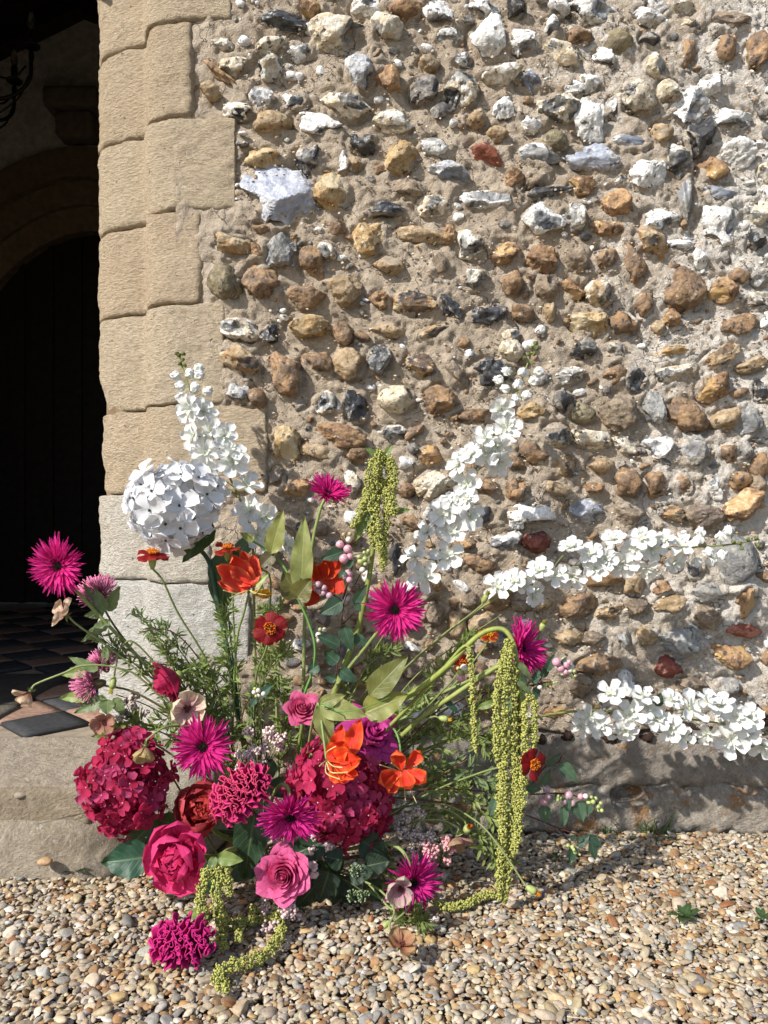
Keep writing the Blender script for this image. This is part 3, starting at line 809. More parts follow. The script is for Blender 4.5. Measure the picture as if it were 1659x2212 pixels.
for k in range(len(JR)):
    z0, z1 = JZ[k], JZ[k + 1]
    prof = PROFILE[:-1] + [(JR[k] - .012, 1.696), (JR[k], 1.702), (JR[k] + .006, 1.725)]
    path = curve([(x, y, 0) for x, y in prof], 84)
    # even spacing along the profile
    sl = np.concatenate([[0], np.cumsum(np.linalg.norm(np.diff(path, axis=0), axis=1))])
    ns_ = int(sl[-1] / .0055)
    ss = np.linspace(0, sl[-1], ns_)
    px_ = np.interp(ss, sl, path[:, 0]); py_ = np.interp(ss, sl, path[:, 1])
    tx, ty = np.gradient(px_), np.gradient(py_); ln = np.hypot(tx, ty); nxv, nyv = ty / ln, -tx / ln
    nz_ = int((z1 - z0) / .0055) + 1
    zz = np.linspace(z0 + .0008, z1 - .0008, nz_)
    # crowd rows at the joints
    zz = np.concatenate([[z0 + .0006, z0 + .0022, z0 + .004], zz[2:-2], [z1 - .004, z1 - .0022, z1 - .0006]])
    A, B = np.meshgrid(np.arange(ns_), zz)
    Aq = A.ravel(); Bq = B.ravel()
    base = np.stack([px_[Aq], py_[Aq], Bq], 1)
    nr = np.stack([nxv[Aq], nyv[Aq], np.zeros(len(Aq))], 1)
    dj = np.minimum(Bq - z0, z1 - Bq)
    bed = .0025 * vnoise(base * 30, 1)            # wavering bed joint
    off = -.013 * np.exp(-(dj / (.0024 + .0016 * vnoise(base * 16 + k, 2))) ** 2) - .0007 * np.exp(-(dj / .012) ** 2)
    off += .0085 * fbm(base * 13 + k * 3, 4, k) + .0035 * fbm(base * np.array([42, 42, 75]) + k, 3, k + 1) + .0016 * vnoise(base * 170, k)
    if k in (3, 4):                               # the eaten-away bed joint half way up, at the inner edge
        edge = np.clip(1 - (ss[Aq] - .27) / .10, 0, 1)
        wob = 1 + .5 * vnoise(base * 22, 3)
        off -= edge * wob * (.012 if k == 3 else .034 * np.exp(-((Bq - .937) / .055) ** 2))
    Pq = base + nr * off[:, None]
    Pq[:, 2] += bed * np.exp(-(dj / .02) ** 2)
    wdt = ns_; idx = np.arange(len(Aq)).reshape(len(zz), wdt)
    F = np.stack([idx[:-1, :-1].ravel(), idx[:-1, 1:].ravel(), idx[1:, 1:].ravel(), idx[1:, :-1].ravel()], 1)
    nv = len(Pq)
    part('jamb_stone', fast_mesh('jamb_stone', Pq - np.array(JO), F), M_JAMB, jamb, color=JC[k][0], tip=JC[k][1])
mb = MB()
pr = [(x + .012, y + .014) for x, y in PROFILE[1:]] + [(-.36, 1.72), (-.36, 2.2), (-.66, 2.2)]
n = len(pr)
mb.add([(x, y, .1) for x, y in pr] + [(x, y, 2.36) for x, y in pr], [(i, (i + 1) % n, n + (i + 1) % n, n + i) for i in range(n)])
part('joint_mortar', mb.build('joint_mortar', JO, smooth=False), M_PLAIN, jamb, color=(.20, .145, .09))
P_, F_ = rough_block(-.625, -.33, 1.535, 1.76, -.03, .205, .075, .018, .010, 1, 9)
P_[:, 2] -= np.clip((1.64 - P_[:, 1]) * .5, 0, .04) * (P_[:, 2] > .12)
part('jamb_foot', fast_mesh('jamb_foot', P_ - np.array(JO), F_), M_JAMB, jamb, color=(.56, .52, .43), tip=(.46, .40, .30))

# ================================================================== stone step
step = empty('stone_step', (-1.0, 1.6, 0), 'worn stone doorstep with a thick slab over a rough footing at the porch entrance', 'step')
SO = Vector((-1.0, 1.6, 0))


def tread(P):
    top = P[:, 2] > .1
    P[:, 2] -= np.where(top, np.clip((1.72 - P[:, 1]) / .22, 0, 1.2) * .034, 0)
    return P


P_, F_ = rough_block(-1.75, -.60, 1.512, 1.735, .110, .194, .007, .0045, .008, 0, 22, tread)
o = part('tread_slab', fast_mesh('tread_slab', P_ - np.array(SO), F_), M_PLINTH, step, color=(.54, .46, .36), tip=(.43, .36, .27)); o['orange'] = -.3; o['pale'] = .015
P_, F_ = rough_block(-1.75, -.575, 1.504, 1.56, .085, .1585, .006, .0025, .009, 1, 16)
o = part('riser_slab', fast_mesh('riser_slab', P_ - np.array(SO), F_), M_PLINTH, step, color=(.47, .39, .285), tip=(.40, .33, .235)); o['orange'] = -.3; o['pale'] = -.1


def foot(P):
    P[:, 1] -= np.clip((.09 - P[:, 2]) / .1, 0, 1) * .03
    r = np.clip((P[:, 0] + .62) / .13, 0, 1)
    P[:, 1] += np.where(P[:, 1] < 1.6, r * r * .09, 0)
    return P


P_, F_ = rough_block(-1.75, -.50, 1.492, 1.70, -.03, .096, .018, .009, .009, 2, 14, foot)
o = part('step_footing', fast_mesh('step_footing', P_ - np.array(SO), F_), M_PLINTH, step, color=(.57, .49, .38), tip=(.42, .35, .26)); o['orange'] = -.3; o['pale'] = .05

# ================================================================== porch inside
FZ = .192
porch = empty('church_porch', (-1.15, 2.9, 0), 'dark church porch interior with whitewashed walls and a pointed stone arch', 'porch')
PO = Vector((-1.15, 2.9, 0))
XL, XR, YB, ZC = -2.45, -.30, 4.12, 3.35


def porch_part(name, color, *boxes, mat=None):
    m = MB()
    for b in boxes: box_mb(m, *b)
    return part(name, m.build(name, PO, smooth=False), mat or M_PLAIN, porch, color=color)


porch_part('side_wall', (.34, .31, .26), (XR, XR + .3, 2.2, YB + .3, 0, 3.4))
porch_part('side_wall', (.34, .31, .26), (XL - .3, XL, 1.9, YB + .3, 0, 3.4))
porch_part('unseen_front_wall', (.40, .32, .22), (-3.4, -1.46, 1.62, 1.98, -.03, 3.6), )  # unseen wall; its edge narrows the opening to keep sun off the floor
porch_part('front_gable', (.40, .32, .22), (-1.46, -.36, 1.72, 2.1, 2.36, 3.6), (-.36, 1.36, 1.72, 2.3, 2.37, 3.6))
# pointed outer arch: springs from the jambs well above the picture
mb = MB(); pth = []
for sgn in (-1, 1):
    for i in range(9):
        a = i / 8
        pth.append((sgn, -1.08 + sgn * .38 * (1 - a ** 1.7), 1.95 + .41 * math.sin(a * 1.57)))
for sgn in (-1, 1):
    pp = [(x, z) for s, x, z in pth if s == sgn]
    for i in range(8):
        (x0, z0), (x1, z1) = pp[i], pp[i + 1]
        xo = -1.47 if sgn < 0 else -.69
        v = [(x0, 1.78, z0), (x1, 1.78, z1), (x1, 2.1, z1), (x0, 2.1, z0), (xo, 1.78, z0), (xo, 1.78, z1), (xo, 2.1, z1), (xo, 2.1, z0)]
        mb.add(v, [(0, 1, 2, 3), (0, 4, 5, 1), (3, 2, 6, 7), (4, 7, 6, 5)])
part('outer_arch', mb.build('outer_arch', PO, smooth=False), M_PLAIN, porch, color=(.42, .33, .21))
# back wall with a pointed opening
AX, AS, AH, AWID = -1.62, .92, 2.22, .70      # apex x, springing height above 0, apex height, half width


def arch_pts(hw, top, n=14, spring=1.30):
    """left foot over the apex to the right foot"""
    L = [(-hw * (math.cos(math.pi / 2 * (i / n)) ** 1.15), spring + (top - spring) * math.sin(math.pi / 2 * (i / n)) ** .9) for i in range(n + 1)]
    return [(AX + x, z) for x, z in [(-hw, FZ)] + L] + [(AX - x, z) for x, z in L[-2::-1] + [(-hw, FZ)]]


inner = arch_pts(.72, 2.25); mid1 = arch_pts(.80, 2.36); mid2 = arch_pts(.90, 2.48); outer = arch_pts(1.02, 2.64)
n = len(inner)
mb = MB()
big = [(XL - .1, FZ - .05)] + [(x * 1.0, 3.45) if 0 else (x, z) for x, z in []]
top = [(AX + (x - AX) * 1.9, 3.45) for x, z in outer[1:-1]]
top = [(outer[0][0] - 1.2, FZ)] + [(outer[1][0] - 1.2 + (outer[-2][0] + 2.4 - outer[1][0]) * i / (n - 3), 3.45) for i in range(n - 2)] + [(outer[-1][0] + 1.2, FZ)]
mb.add([(x, YB, z) for x, z in outer] + [(x, YB, z) for x, z in top], [(i, i + 1, n + i + 1, n + i) for i in range(n - 1)])
part('back_wall', mb.build('back_wall', PO, smooth=False), M_PLAIN, porch, color=(.74, .70, .62))
for nm, a, b, ya, yb in (('arch_ring', outer, mid2, YB - .05, YB - .05), ('arch_ring', mid2, mid1, YB + .01, YB + .03), ('arch_ring', mid1, inner, YB + .06, YB + .12)):
    mb = MB()
    mb.add([(x, ya, z) for x, z in a] + [(x, yb, z) for x, z in b] + [(x, yb + .09, z) for x, z in b] + [(x, ya + .10, z) for x, z in a],
           [(i, i + 1, n + i + 1, n + i) for i in range(n - 1)] + [(n + i, n + i + 1, 2 * n + i + 1, 2 * n + i) for i in range(n - 1)] + [(i + 1, i, 3 * n + i, 3 * n + i + 1) for i in range(n - 1)])
    part(nm, mb.build(nm, PO, smooth=False), M_PLAIN, porch, color=(.26, .19, .12))
P_, F_ = rough_block(AX - .14, AX + .14, YB - .16, YB + .02, 2.80, 2.90, .012, .004, .02, 1)
part('corbel_top', fast_mesh('corbel_top', P_ - np.array(PO), F_), M_PLAIN, porch, color=(.24, .20, .15))
P_, F_ = rough_block(AX - .10, AX + .10, YB - .12, YB + .02, 2.66, 2.80, .03, .004, .02, 2)
part('corbel', fast_mesh('corbel', P_ - np.array(PO), F_), M_PLAIN, porch, color=(.24, .19, .14))
mb = MB()
mb.add([(XL - .2, 1.9, 2.95), (XL - .2, YB + .2, 2.95), (-1.6, YB + .2, 3.42), (-1.6, 1.9, 3.42), (XR + .2, 1.9, 2.85), (XR + .2, YB + .2, 2.85)], [(0, 1, 2, 3), (3, 2, 5, 4)])
part('roof_boards', mb.build('roof_boards', PO, smooth=False), M_WOOD, porch, color=(.05, .036, .026))
for yy in (2.35, 3.0, 3.62, 4.06):
    mb = MB()
    for xa, za, xb, zb in ((XL - .1, 2.86, -1.6, 3.33), (-1.6, 3.33, XR + .1, 2.78)):
        v = [(xa, yy - .05, za), (xa, yy + .05, za), (xa, yy + .05, za + .11), (xa, yy - .05, za + .11), (xb, yy - .05, zb), (xb, yy + .05, zb), (xb, yy + .05, zb + .11), (xb, yy - .05, zb + .11)]
        mb.add(v, [(0, 1, 5, 4), (1, 2, 6, 5), (2, 3, 7, 6), (3, 0, 4, 7)])
    part('rafter', mb.build('rafter', PO, smooth=False), M_WOOD, porch, color=(.04, .03, .022))
# the inner door
door = empty('church_door', (AX, YB + .2, FZ), 'tall dark oak plank door shut under the pointed arch inside the porch', 'door')
DO = Vector((AX, YB + .2, FZ))
for i in range(9):
    x0 = AX - .72 + i * .16
    zt_ = max(z for x, z in inner if abs(x - (x0 + .08)) < .13) + .02
    mb = MB(); box_mb(mb, x0 + .004, x0 + .156, YB + .19, YB + .24, FZ, zt_)
    part('door_plank', mb.build('door_plank', DO, smooth=False), M_WOOD, door, color=(.030, .022, .016))
    mb = MB(); box_mb(mb, x0 - .013, x0 + .013, YB + .165, YB + .195, FZ, zt_ - .05)
    part('cover_strip', mb.build('cover_strip', DO, smooth=False), M_WOOD, door, color=(.036, .026, .018))
mb = MB(); box_mb(mb, XL, XR, YB + .26, YB + .30, FZ, 3.4)
part('door_backing', mb.build('door_backing', DO, smooth=False), M_WOOD, door, color=(.02, .015, .012))

# floor of black and terracotta tiles laid corner to corner, with flagstones let in
pf = part('porch_floor', sheet('porch_floor', XL, XR, 1.70, YB + .3, FZ - .012), M_PLAIN, None, color=(.30, .25, .19))
tag(pf, 'porch floor bed under the black and terracotta tiles', None, None, 'structure')
TS = .158
tm = []
for v_ in range(2):
    P_, F_ = rough_block(-TS / 2 + .002, TS / 2 - .002, -TS / 2 + .002, TS / 2 - .002, -.012, 0, .003, .0006, TS / 6, v_)
    tm.append(fast_mesh('floor_tile', P_, F_))
for me in tm: me.materials.append(M_TILE)
c45 = math.sqrt(.5) * TS
anchor = (-.822, 1.868)
for i in range(-14, 15):
    for j in range(-14, 15):
        x = anchor[0] + (i - j) * c45; y = anchor[1] + (i + j) * c45
        if not (XL + .05 < x < -.34 and 1.765 < y < YB + .1): continue
        if x < -.95 and y < 2.43: continue
        if x > -.62 and y < 2.25: continue
        r_ = np.random.default_rng((i + 40) * 90 + j)
        k = r_.uniform(.8, 1.2)
        colr = (.045 * k, .046 * k, .050 * k) if ((i + j) % 2 == 0) else (.27 * k, .17 * k, .125 * k)
        part('floor_tile', tm[(i + j) % 2], None, pf, T((x, y, FZ - .001 + r_.uniform(-.0012, .0008))) @ Rz(math.radians(45) + r_.uniform(-.01, .01)), color=colr)
for (x0, x1, y0, y1, colr) in ((-1.70, -.962, 2.02, 2.40, (.115, .11, .10)), (-1.72, -.945, 1.742, 2.008, (.27, .24, .19))):
    P_, F_ = rough_block(x0, x1, y0, y1, FZ - .02, FZ + .006, .006, .003, .02, 1)
    o = part('flagstone', fast_mesh('flagstone', P_, F_), M_PLINTH, pf, color=colr, tip=tuple(c * .8 for c in colr)); o['orange'] = -.3; o['pale'] = -.06

# chandelier
ch = empty('chandelier', (-1.70, 3.0, 2.9), 'black wrought iron chandelier with curled arms and candle bulbs hanging in the dark porch', 'chandelier')
CO = Vector((-1.70, 3.0, 2.9))
mb = MB()
mb.add(*tube(curve([(-1.70, 3.0, 3.4), (-1.70, 3.0, 2.72), (-1.70, 3.0, 2.30)], 8), .009, 8))
for z, r in ((2.62, .028), (2.52, .022), (2.40, .034), (2.31, .018)):
    v, f = ICO[2]; mb.add(v * np.array([r, r, r * .7]) + np.array([-1.70, 3.0, z]), f)
part('chandelier_stem', mb.build('chandelier_stem', CO), M_IRON, ch, color=(.012, .011, .011))
for k in range(6):
    a = k * math.pi / 3 + .12
    R_ = .31
    cx, cy = math.cos(a), math.sin(a)
    def q(r, z): return (-1.70 + cx * r, 3.0 + cy * r, z)
    mb = MB()
    mb.add(*tube(curve([q(.015, 2.40), q(.10, 2.33), q(.22, 2.33), q(.30, 2.40), q(R_, 2.50)], 20), .0075, 6))
    mb.add(*tube(curve([q(.02, 2.62), q(.10, 2.50), q(.16, 2.42), q(.24, 2.41), q(.29, 2.46)], 16), .004, 5))
    mb.add(*tube(curve([q(.02, 2.33), q(.08, 2.24), q(.16, 2.25), q(.26, 2.33), q(.30, 2.42)], 16), .004, 5))
    for z, r, hz in ((2.50, .010, .03), (2.54, .034, .010)):
        v, f = ICO[2]; mb.add(v * np.array([r, r, hz]) + np.array(q(R_, z)), f)
    arm = part('chandelier_arm', mb.build('chandelier_arm', CO), M_IRON, ch, color=(.012, .011, .011))
    mb = MB(); mb.add(*tube([q(R_, 2.545), q(R_, 2.60)], .013, 10))
    part('candle_sleeve', mb.build('candle_sleeve', CO), M_IRON, arm, color=(.015, .014, .013))
    mb = MB(); mb.add(*tube([q(R_, 2.60), q(R_, 2.615), q(R_, 2.635), q(R_, 2.66), q(R_, 2.685)], [.006, .013, .015, .010, .002], 10))
    part('candle_bulb', mb.build('candle_bulb', CO), M_GLASS, arm, color=(.5, .5, .45))

# ================================================================== loose shingle
def gravel():
    rg = np.random.default_rng(21)
    pal = np.array([(.52, .42, .285), (.60, .52, .39), (.46, .36, .235), (.38, .31, .22), (.40, .37, .32), (.54, .45, .33), (.37, .215, .10), (.25, .155, .085), (.66, .61, .52), (.50, .34, .165), (.27, .25, .225), (.33, .155, .065)])
    pw = np.array([.15, .09, .15, .13, .10, .12, .08, .08, .035, .06, .06, .03]); pw = pw / pw.sum()
    v1, f1 = ICO[1]; v2, f2 = ICO[2]
    Vs = []; Fs = []; Cs = []; n0 = 0
    sharpf = []
    spots = []
    for layer, (dens, zz) in enumerate(((9500, -.0045), (12000, -.0015))):
        A = (1.12 + 1.02) * (1.735 - .72)
        m = int(A * dens)
        # jittered grid so that stones neither clump nor line up
        g_ = math.sqrt(A / m)
        xs = np.arange(-1.02, 1.12, g_); ys = np.arange(.72, 1.735, g_)
        GX_, GY_ = np.meshgrid(xs, ys)
        q = np.stack([GX_.ravel(), GY_.ravel()], 1) + rg.uniform(-.62, .62, (GX_.size, 2)) * g_
        for x, y in q:
            if abs(x) > .5 * y + .16 or y < .93: continue
            if x < -.50 and y > 1.47: continue
            if x < -.32 and y > 1.535: continue
            if x > -.33 and y > 1.675: continue
            spots.append((x, y, zz + rg.uniform(-.003, .004)))
    for x, y, z in spots:
        near = y < 1.45
        L = .0053 * math.exp(rg.normal(0, .28))
        if rg.random() < .03: L *= 1.5
        v, f = (v2, f2) if (near and L > .0095) else (v1, f1)
        ang = rg.random() < .80
        sh = np.array([L * rg.uniform(.95, 1.4), L * rg.uniform(.70, 1.0), L * rg.uniform(.32, .55)])
        P = v.copy()
        if ang:
            nn = rg.normal(size=(6, 3)); nn /= np.linalg.norm(nn, axis=1)[:, None]
            cs = P @ nn.T
            r = np.minimum(np.where(cs > .05, rg.uniform(.55, .92, 6) / np.maximum(cs, .05), 9).min(1), 1.08)
            P = P * r[:, None]
        else:
            k = rg.normal(size=3); k /= np.linalg.norm(k)
            P = P * (1 + .22 * (P @ k)[:, None] + .10 * np.sin(3 * P[:, [1]] + rg.uniform(0, 6)))
        P = P * sh
        e = Euler((rg.normal(0, .28), rg.normal(0, .28), rg.uniform(0, 6.28))).to_matrix()
        P = P @ np.array(e).T + np.array([x, y, z + sh[2] * .3])
        c = pal[rg.choice(len(pal), p=pw)] * rg.uniform(.72, 1.06) * np.array([1 + rg.normal(0, .03), 1, 1 + rg.normal(0, .05)])
        Vs.append(P); Fs.append(f + n0); n0 += len(P); Cs.append(np.broadcast_to(np.append(c, 1), (len(P), 4)))
    V = np.concatenate(Vs); F = np.concatenate(Fs); C = np.concatenate(Cs)
    me = fast_mesh('gravel', V, F)
    a = me.attributes.new('col', 'FLOAT_COLOR', 'POINT'); a.data.foreach_set('color', C.astype('f4').ravel())
    me.set_sharp_from_angle(angle=math.radians(48))
    o = part('gravel', me, M_GRAVEL)
    tag(o, 'loose tan and cream shingle spread in front of the wall', 'gravel', None, 'stuff')


gravel()
# a few pebbles kicked up on to the step
for k, (px, py, Y, r, c, lab) in enumerate([(243, 1786, 1.487, .009, (.40, .33, .24), 'rounded tan pebble sitting on the rough step footing beside the red hydrangea'),
                                   (45, 1717, 1.507, .010, (.30, .25, .19), 'flat brown stone lying near the left edge of the doorstep slab'),
                                   (190, 1753, 1.475, .0, None, None), (97, 1861, 1.455, .011, (.46, .30, .16), 'orange tan pebble at the foot of the stone step')]):
    if not r: continue
    v, f = ICO[2]
    P = v * (1 + .15 * fbm(v * 1.5 + k, 2, k))[:, None] * np.array([r * 1.3, r, r * .65])
    c0 = W(px, py, Y)
    me = fast_mesh('pebble', P, f)
    a = me.attributes.new('col', 'FLOAT_COLOR', 'POINT'); a.data.foreach_set('color', np.tile(np.array([*c, 1], 'f4'), (len(P), 1)).ravel())
    o = part('pebble', me, M_GRAVEL, None, T(c0))
    tag(o, lab, 'pebble', 'pebbles on the step')

# ================================================================== flowers
GREEN = (.20, .265, .070); PALE = (.31, .37, .12); OLIVE = (.24, .25, .07); DARK = (.022, .055, .026); TEAL = (.035, .085, .055); SAGE = (.15, .205, .085)
REDST = (.085, .030, .022)
PINK = (.82, .010, .245); PINKT = (.92, .050, .40)


def zp(ox, oy):
    """positions read in an enlarged view"""
    return lambda x, y: (ox * .6636 + x * .36, oy * .6636 + y * .36)


ZA, ZE, ZF, ZH, ZI = zp(0, 1100), zp(800, 1100), zp(1600, 1100), zp(800, 2134), zp(1600, 2134)
ZG = zp(0, 2134)


def path3(pts, Y0=None, Y1=None):
    """(px,py) or (px,py,Y) list to spots of the place"""
    out = []
    n = len(pts)
    for i, p in enumerate(pts):
        y = p[2] if len(p) > 2 else Y0 + (Y1 - Y0) * i / max(1, n - 1)
        out.append(tuple(W(p[0], p[1], y)))
    return out


class Bloom:
    """a stem and whatever grows on it: one thing, rooted where its stem starts"""
    def __init__(self, name, label, cat, base, group=None):
        self.o = empty(name, base, label, cat, group)
        self.b = Vector(base)

    def add(self, name, mb, mat, color, tip=None, kind=None, sharp=None):
        return part(name, mb.build(name, self.b, sharp=sharp), mat, self.o, color=color, tip=tip, kind=kind)

    def stem(self, pts, r0=.0028, r1=.0022, color=GREEN, name='stem', n=None, sides=7):
        c = curve(pts, n or max(8, len(pts) * 6))
        mb = MB(); mb.add(*tube(c, np.linspace(r0, r1, len(c)), sides))
        return self.add(name, mb, M_STEM, color)

    def leaf(self, a, b, wpx, Y, color=GREEN, prof='leaf', bend=-.5, nrm=(0, -1, .35), fold=.12, serr=0, wave=.03, name='leaf', Yb=None, roll=0):
        A = W(a[0], a[1], Y); B = W(b[0], b[1], Yb or Y)
        return self.leaf3(A, B, wpx * K * Y, color, prof, bend, nrm, fold, serr, wave, name, roll)

    def leaf3(self, A, B, w_, color, prof='leaf', bend=-.5, nrm=(0, -1, .35), fold=.12, serr=0, wave=.03, name='leaf', roll=0):
        d = B - A; L = d.length
        y = d.normalized(); z = Vector(nrm); z = (z - y * z.dot(y)).normalized(); x = y.cross(z)
        M = Matrix(((x.x, y.x, z.x, A.x), (x.y, y.y, z.y, A.y), (x.z, y.z, z.z, A.z), (0, 0, 0, 1)))
        v, f, t, s = petal(L * 1.04, w_, prof, bend=bend, tilt=-bend * .5, fold=fold, serr=serr, wave=wave, ph=random.random() * 6, nu=7, nv=13)
        mb = MB(); mb.add(v, f, t, s, M @ Ry(roll))
        k = random.uniform(.82, 1.2)
        return self.add(name, mb, M_LEAF, tuple(c * k for c in color))

    def petal(self, a, b, wpx, Y, color, tip, prof='round', bend=.6, nrm=(0, -1, .2), cup=.15, wave=.04, wf=2.5, mat=None, name='petal', Yb=None, nn=0):
        A = W(a[0], a[1], Y); B = W(b[0], b[1], Yb or Y)
        d = B - A; L = d.length
        y = d.normalized(); z = Vector(nrm); z = (z - y * z.dot(y)).normalized(); x = y.cross(z)
        M = Matrix(((x.x, y.x, z.x, A.x), (x.y, y.y, z.y, A.y), (x.z, y.z, z.z, A.z), (0, 0, 0, 1)))
        v, f, t, s = petal(L * 1.06, wpx * K * Y, prof, bend=bend, tilt=-bend * .5, cup=cup, wave=wave, wf=wf, ph=random.random() * 6, nu=9, nv=13, nn=nn)
        mb = MB(); mb.add(v, f, t, s, M)
        return self.add(name, mb, mat or M_PETAL, color, tip)

    def inst(self, name, me, mat, pos, rot, scale=1.0, color=None, tip=None):
        return part(name, me, mat, self.o, T(Vector(pos) - self.b) @ rot @ SC(scale), color=color, tip=tip)


# ------------------------------------------------------------------ spider gerberas
def gerbera(px, py, Y, rpx, face, stem, label, cone=.16, seed=0, col=PINK, tip=PINKT, disc=True, stemcol=(.22, .27, .09)):
    R = rpx * K * Y
    C = W(px, py, Y); M = T(C) @ face_to(face, seed)
    r_ = random.Random(seed)
    st = path3(stem)
    b = Bloom('gerbera', label, 'gerbera', st[-1], 'hot pink spider gerberas')
    neck = C - Vector(face).normalized() * R * .10
    b.stem([tuple(neck)] + st, .0032, .0034, stemcol)
    mb = MB(); v, f = tube([(0, 0, -.16 * R), (0, 0, -.10 * R), (0, 0, -.02 * R)], [.06 * R, .17 * R, .22 * R], 10); mb.add(v, f, 0, 0, M)
    b.add('calyx', mb, M_STEM, (.10, .15, .04))
    for ri, (n, Lf, tl, wd, r0, cshade) in enumerate(((54, 1.0, cone, .105, .17, 1.0), (50, .92, cone + .12, .10, .16, 1.0), (40, .74, cone + .28, .085, .20, 1.0), (36, .46, cone + .52, .05, .23, .9))):
        if ri < 2:
            kinds = []
            for q in range(7):
                v, f, t, s = petal(1.0, wd / (Lf - r0) * r_.uniform(.7, 1.2), 'strap', tilt=0, bend=r_.uniform(-.40, .28), fold=r_.uniform(.25, .5), nu=3, nv=7, ph=r_.random() * 6)
                v[:, 0] += r_.uniform(-.06, .06) * t ** 2
                pm = MB(); pm.add(v, f, t, s); kinds.append(pm.build('petal'))
            for i in range(n):
                a = 6.283 * (i + r_.uniform(-.42, .42)) / n
                L = R * (Lf - r0) * r_.uniform(.78, 1.07); j = r_.uniform(.86, 1.08)
                part('petal', kinds[r_.randrange(7)], M_PETAL, b.o, T(-b.b) @ M @ Rz(a) @ T((0, R * r0 * .8, R * .03 * ri)) @ Ry(r_.uniform(-.5, .5)) @ Rx(tl + r_.uniform(-.18, .22)) @ SC(L), color=tuple(c * cshade * j for c in col), tip=tuple(c * j for c in tip))
            continue
        mb = MB()
        for i in range(n):
            a = 6.283 * (i + r_.uniform(-.42, .42)) / n
            L = R * (Lf - r0) * r_.uniform(.80, 1.06)
            v, f, t, s = petal(L, R * wd * r_.uniform(.7, 1.2), 'strap', tilt=tl + r_.uniform(-.16, .20), bend=r_.uniform(-.38, .25), fold=r_.uniform(.25, .5), nu=3, nv=6, ph=r_.random() * 6)
            v[:, 0] += R * r_.uniform(-.05, .05) * t ** 2
            mb.add(v, f, t, s, M @ Rz(a) @ T((0, R * r0 * .8, R * .03 * ri)) @ Ry(r_.uniform(-.5, .5)))
        o = b.add('inner_petals', mb, M_PETAL, tuple(c * cshade for c in col), tip, kind='stuff')
    mb = MB()
    for i in range(170):
        a = r_.random() * 6.283; q = math.sqrt(r_.random()); rr = R * .215 * q
        h = R * (.05 + .05 * (1 - q))
        v, f = tube([(rr * math.cos(a), rr * math.sin(a), 0), (rr * 1.04 * math.cos(a), rr * 1.04 * math.sin(a), h)], [R * .013, R * .006], 4)
        mb.add(v, f, 0, 0, M @ T((0, 0, R * .04)))
    b.add('disc', mb, M_TUFT, (.018, .004, .010), (.018, .004, .010))
    mb = MB()
    for i in range(150):
        a = r_.random() * 6.283; rr = R * r_.uniform(.20, .28)
        v, f = tube([(rr * math.cos(a), rr * math.sin(a), 0), (rr * 1.15 * math.cos(a), rr * 1.15 * math.sin(a), R * r_.uniform(.08, .15))], [R * .010, R * .007], 3)
        mb.add(v, f, np.repeat([0, 1], 3), 0, M @ T((0, 0, R * .04)))
    b.add('disc_fringe', mb, M_TUFT, (.13, .004, .045), (.45, .02, .17))
    return b


# ------------------------------------------------------------------ hydrangea heads
def floret_mesh(n, Lw, seed, cupv, wave, prof='obov', inner=False, tl=.28, bd=-.75):
    r_ = random.Random(seed)
    mb = MB()
    for i in range(n):
        a = 6.283 * i / n + r_.uniform(-.12, .12)
        v, f, t, s = petal(1.0 * r_.uniform(.9, 1.08), Lw * r_.uniform(.9, 1.1), prof, cup=cupv, tilt=tl + r_.uniform(-.12, .16), bend=r_.uniform(bd, .0), wave=wave, wf=1.2, ph=r_.random() * 6, nu=7, nv=8)
        mb.add(v, f, t, s, Rz(a) @ Ry(r_.uniform(-.16, .16)))
    if inner:
        for i in range(4):
            a = 6.283 * i / 4 + r_.random()
            v, f, t, s = petal(.5, .38, 'obov', cup=.3, tilt=.95, bend=-.6, nu=5, nv=5)
            mb.add(v, f, t * .3, s, Rz(a) @ T((0, .04, .05)))
    v, f = ICO[1]
    mb.add(v * .075 + np.array([0, 0, .06]), f, 0, 0, None, 1)
    return mb


HYD = [floret_mesh(4, 1.08, k, .12, .05).build('floret') for k in range(4)]
HYDW = [floret_mesh(4, 1.12, 20 + k, .10, .05, tl=.16, bd=-.4).build('floret') for k in range(4)]
DEL = [floret_mesh(5 + k % 2, .86, 40 + k, .16, .07, inner=True).build('floret') for k in range(4)]
M_EYE = mat_plain('flower_eye', .6, 100, .2)
EYE_P = mat_plain('pale_eye', .6, 100, .2)
EYE_D = NT('dark_eye'); EYE_D.bsdf((.03, .05, .035), .6)
EYE_K = NT('pink_eye'); EYE_K.bsdf((.52, .30, .36), .6)
EYE_Y = NT('cream_eye'); EYE_Y.bsdf((.52, .56, .25), .6)
for me in HYD: me.materials.append(M_PETAL); me.materials.append(EYE_K.mat)
for me in HYDW: me.materials.append(M_WHITE); me.materials.append(EYE_D.mat)
for me in DEL: me.materials.append(M_WHITE); me.materials.append(EYE_Y.mat)


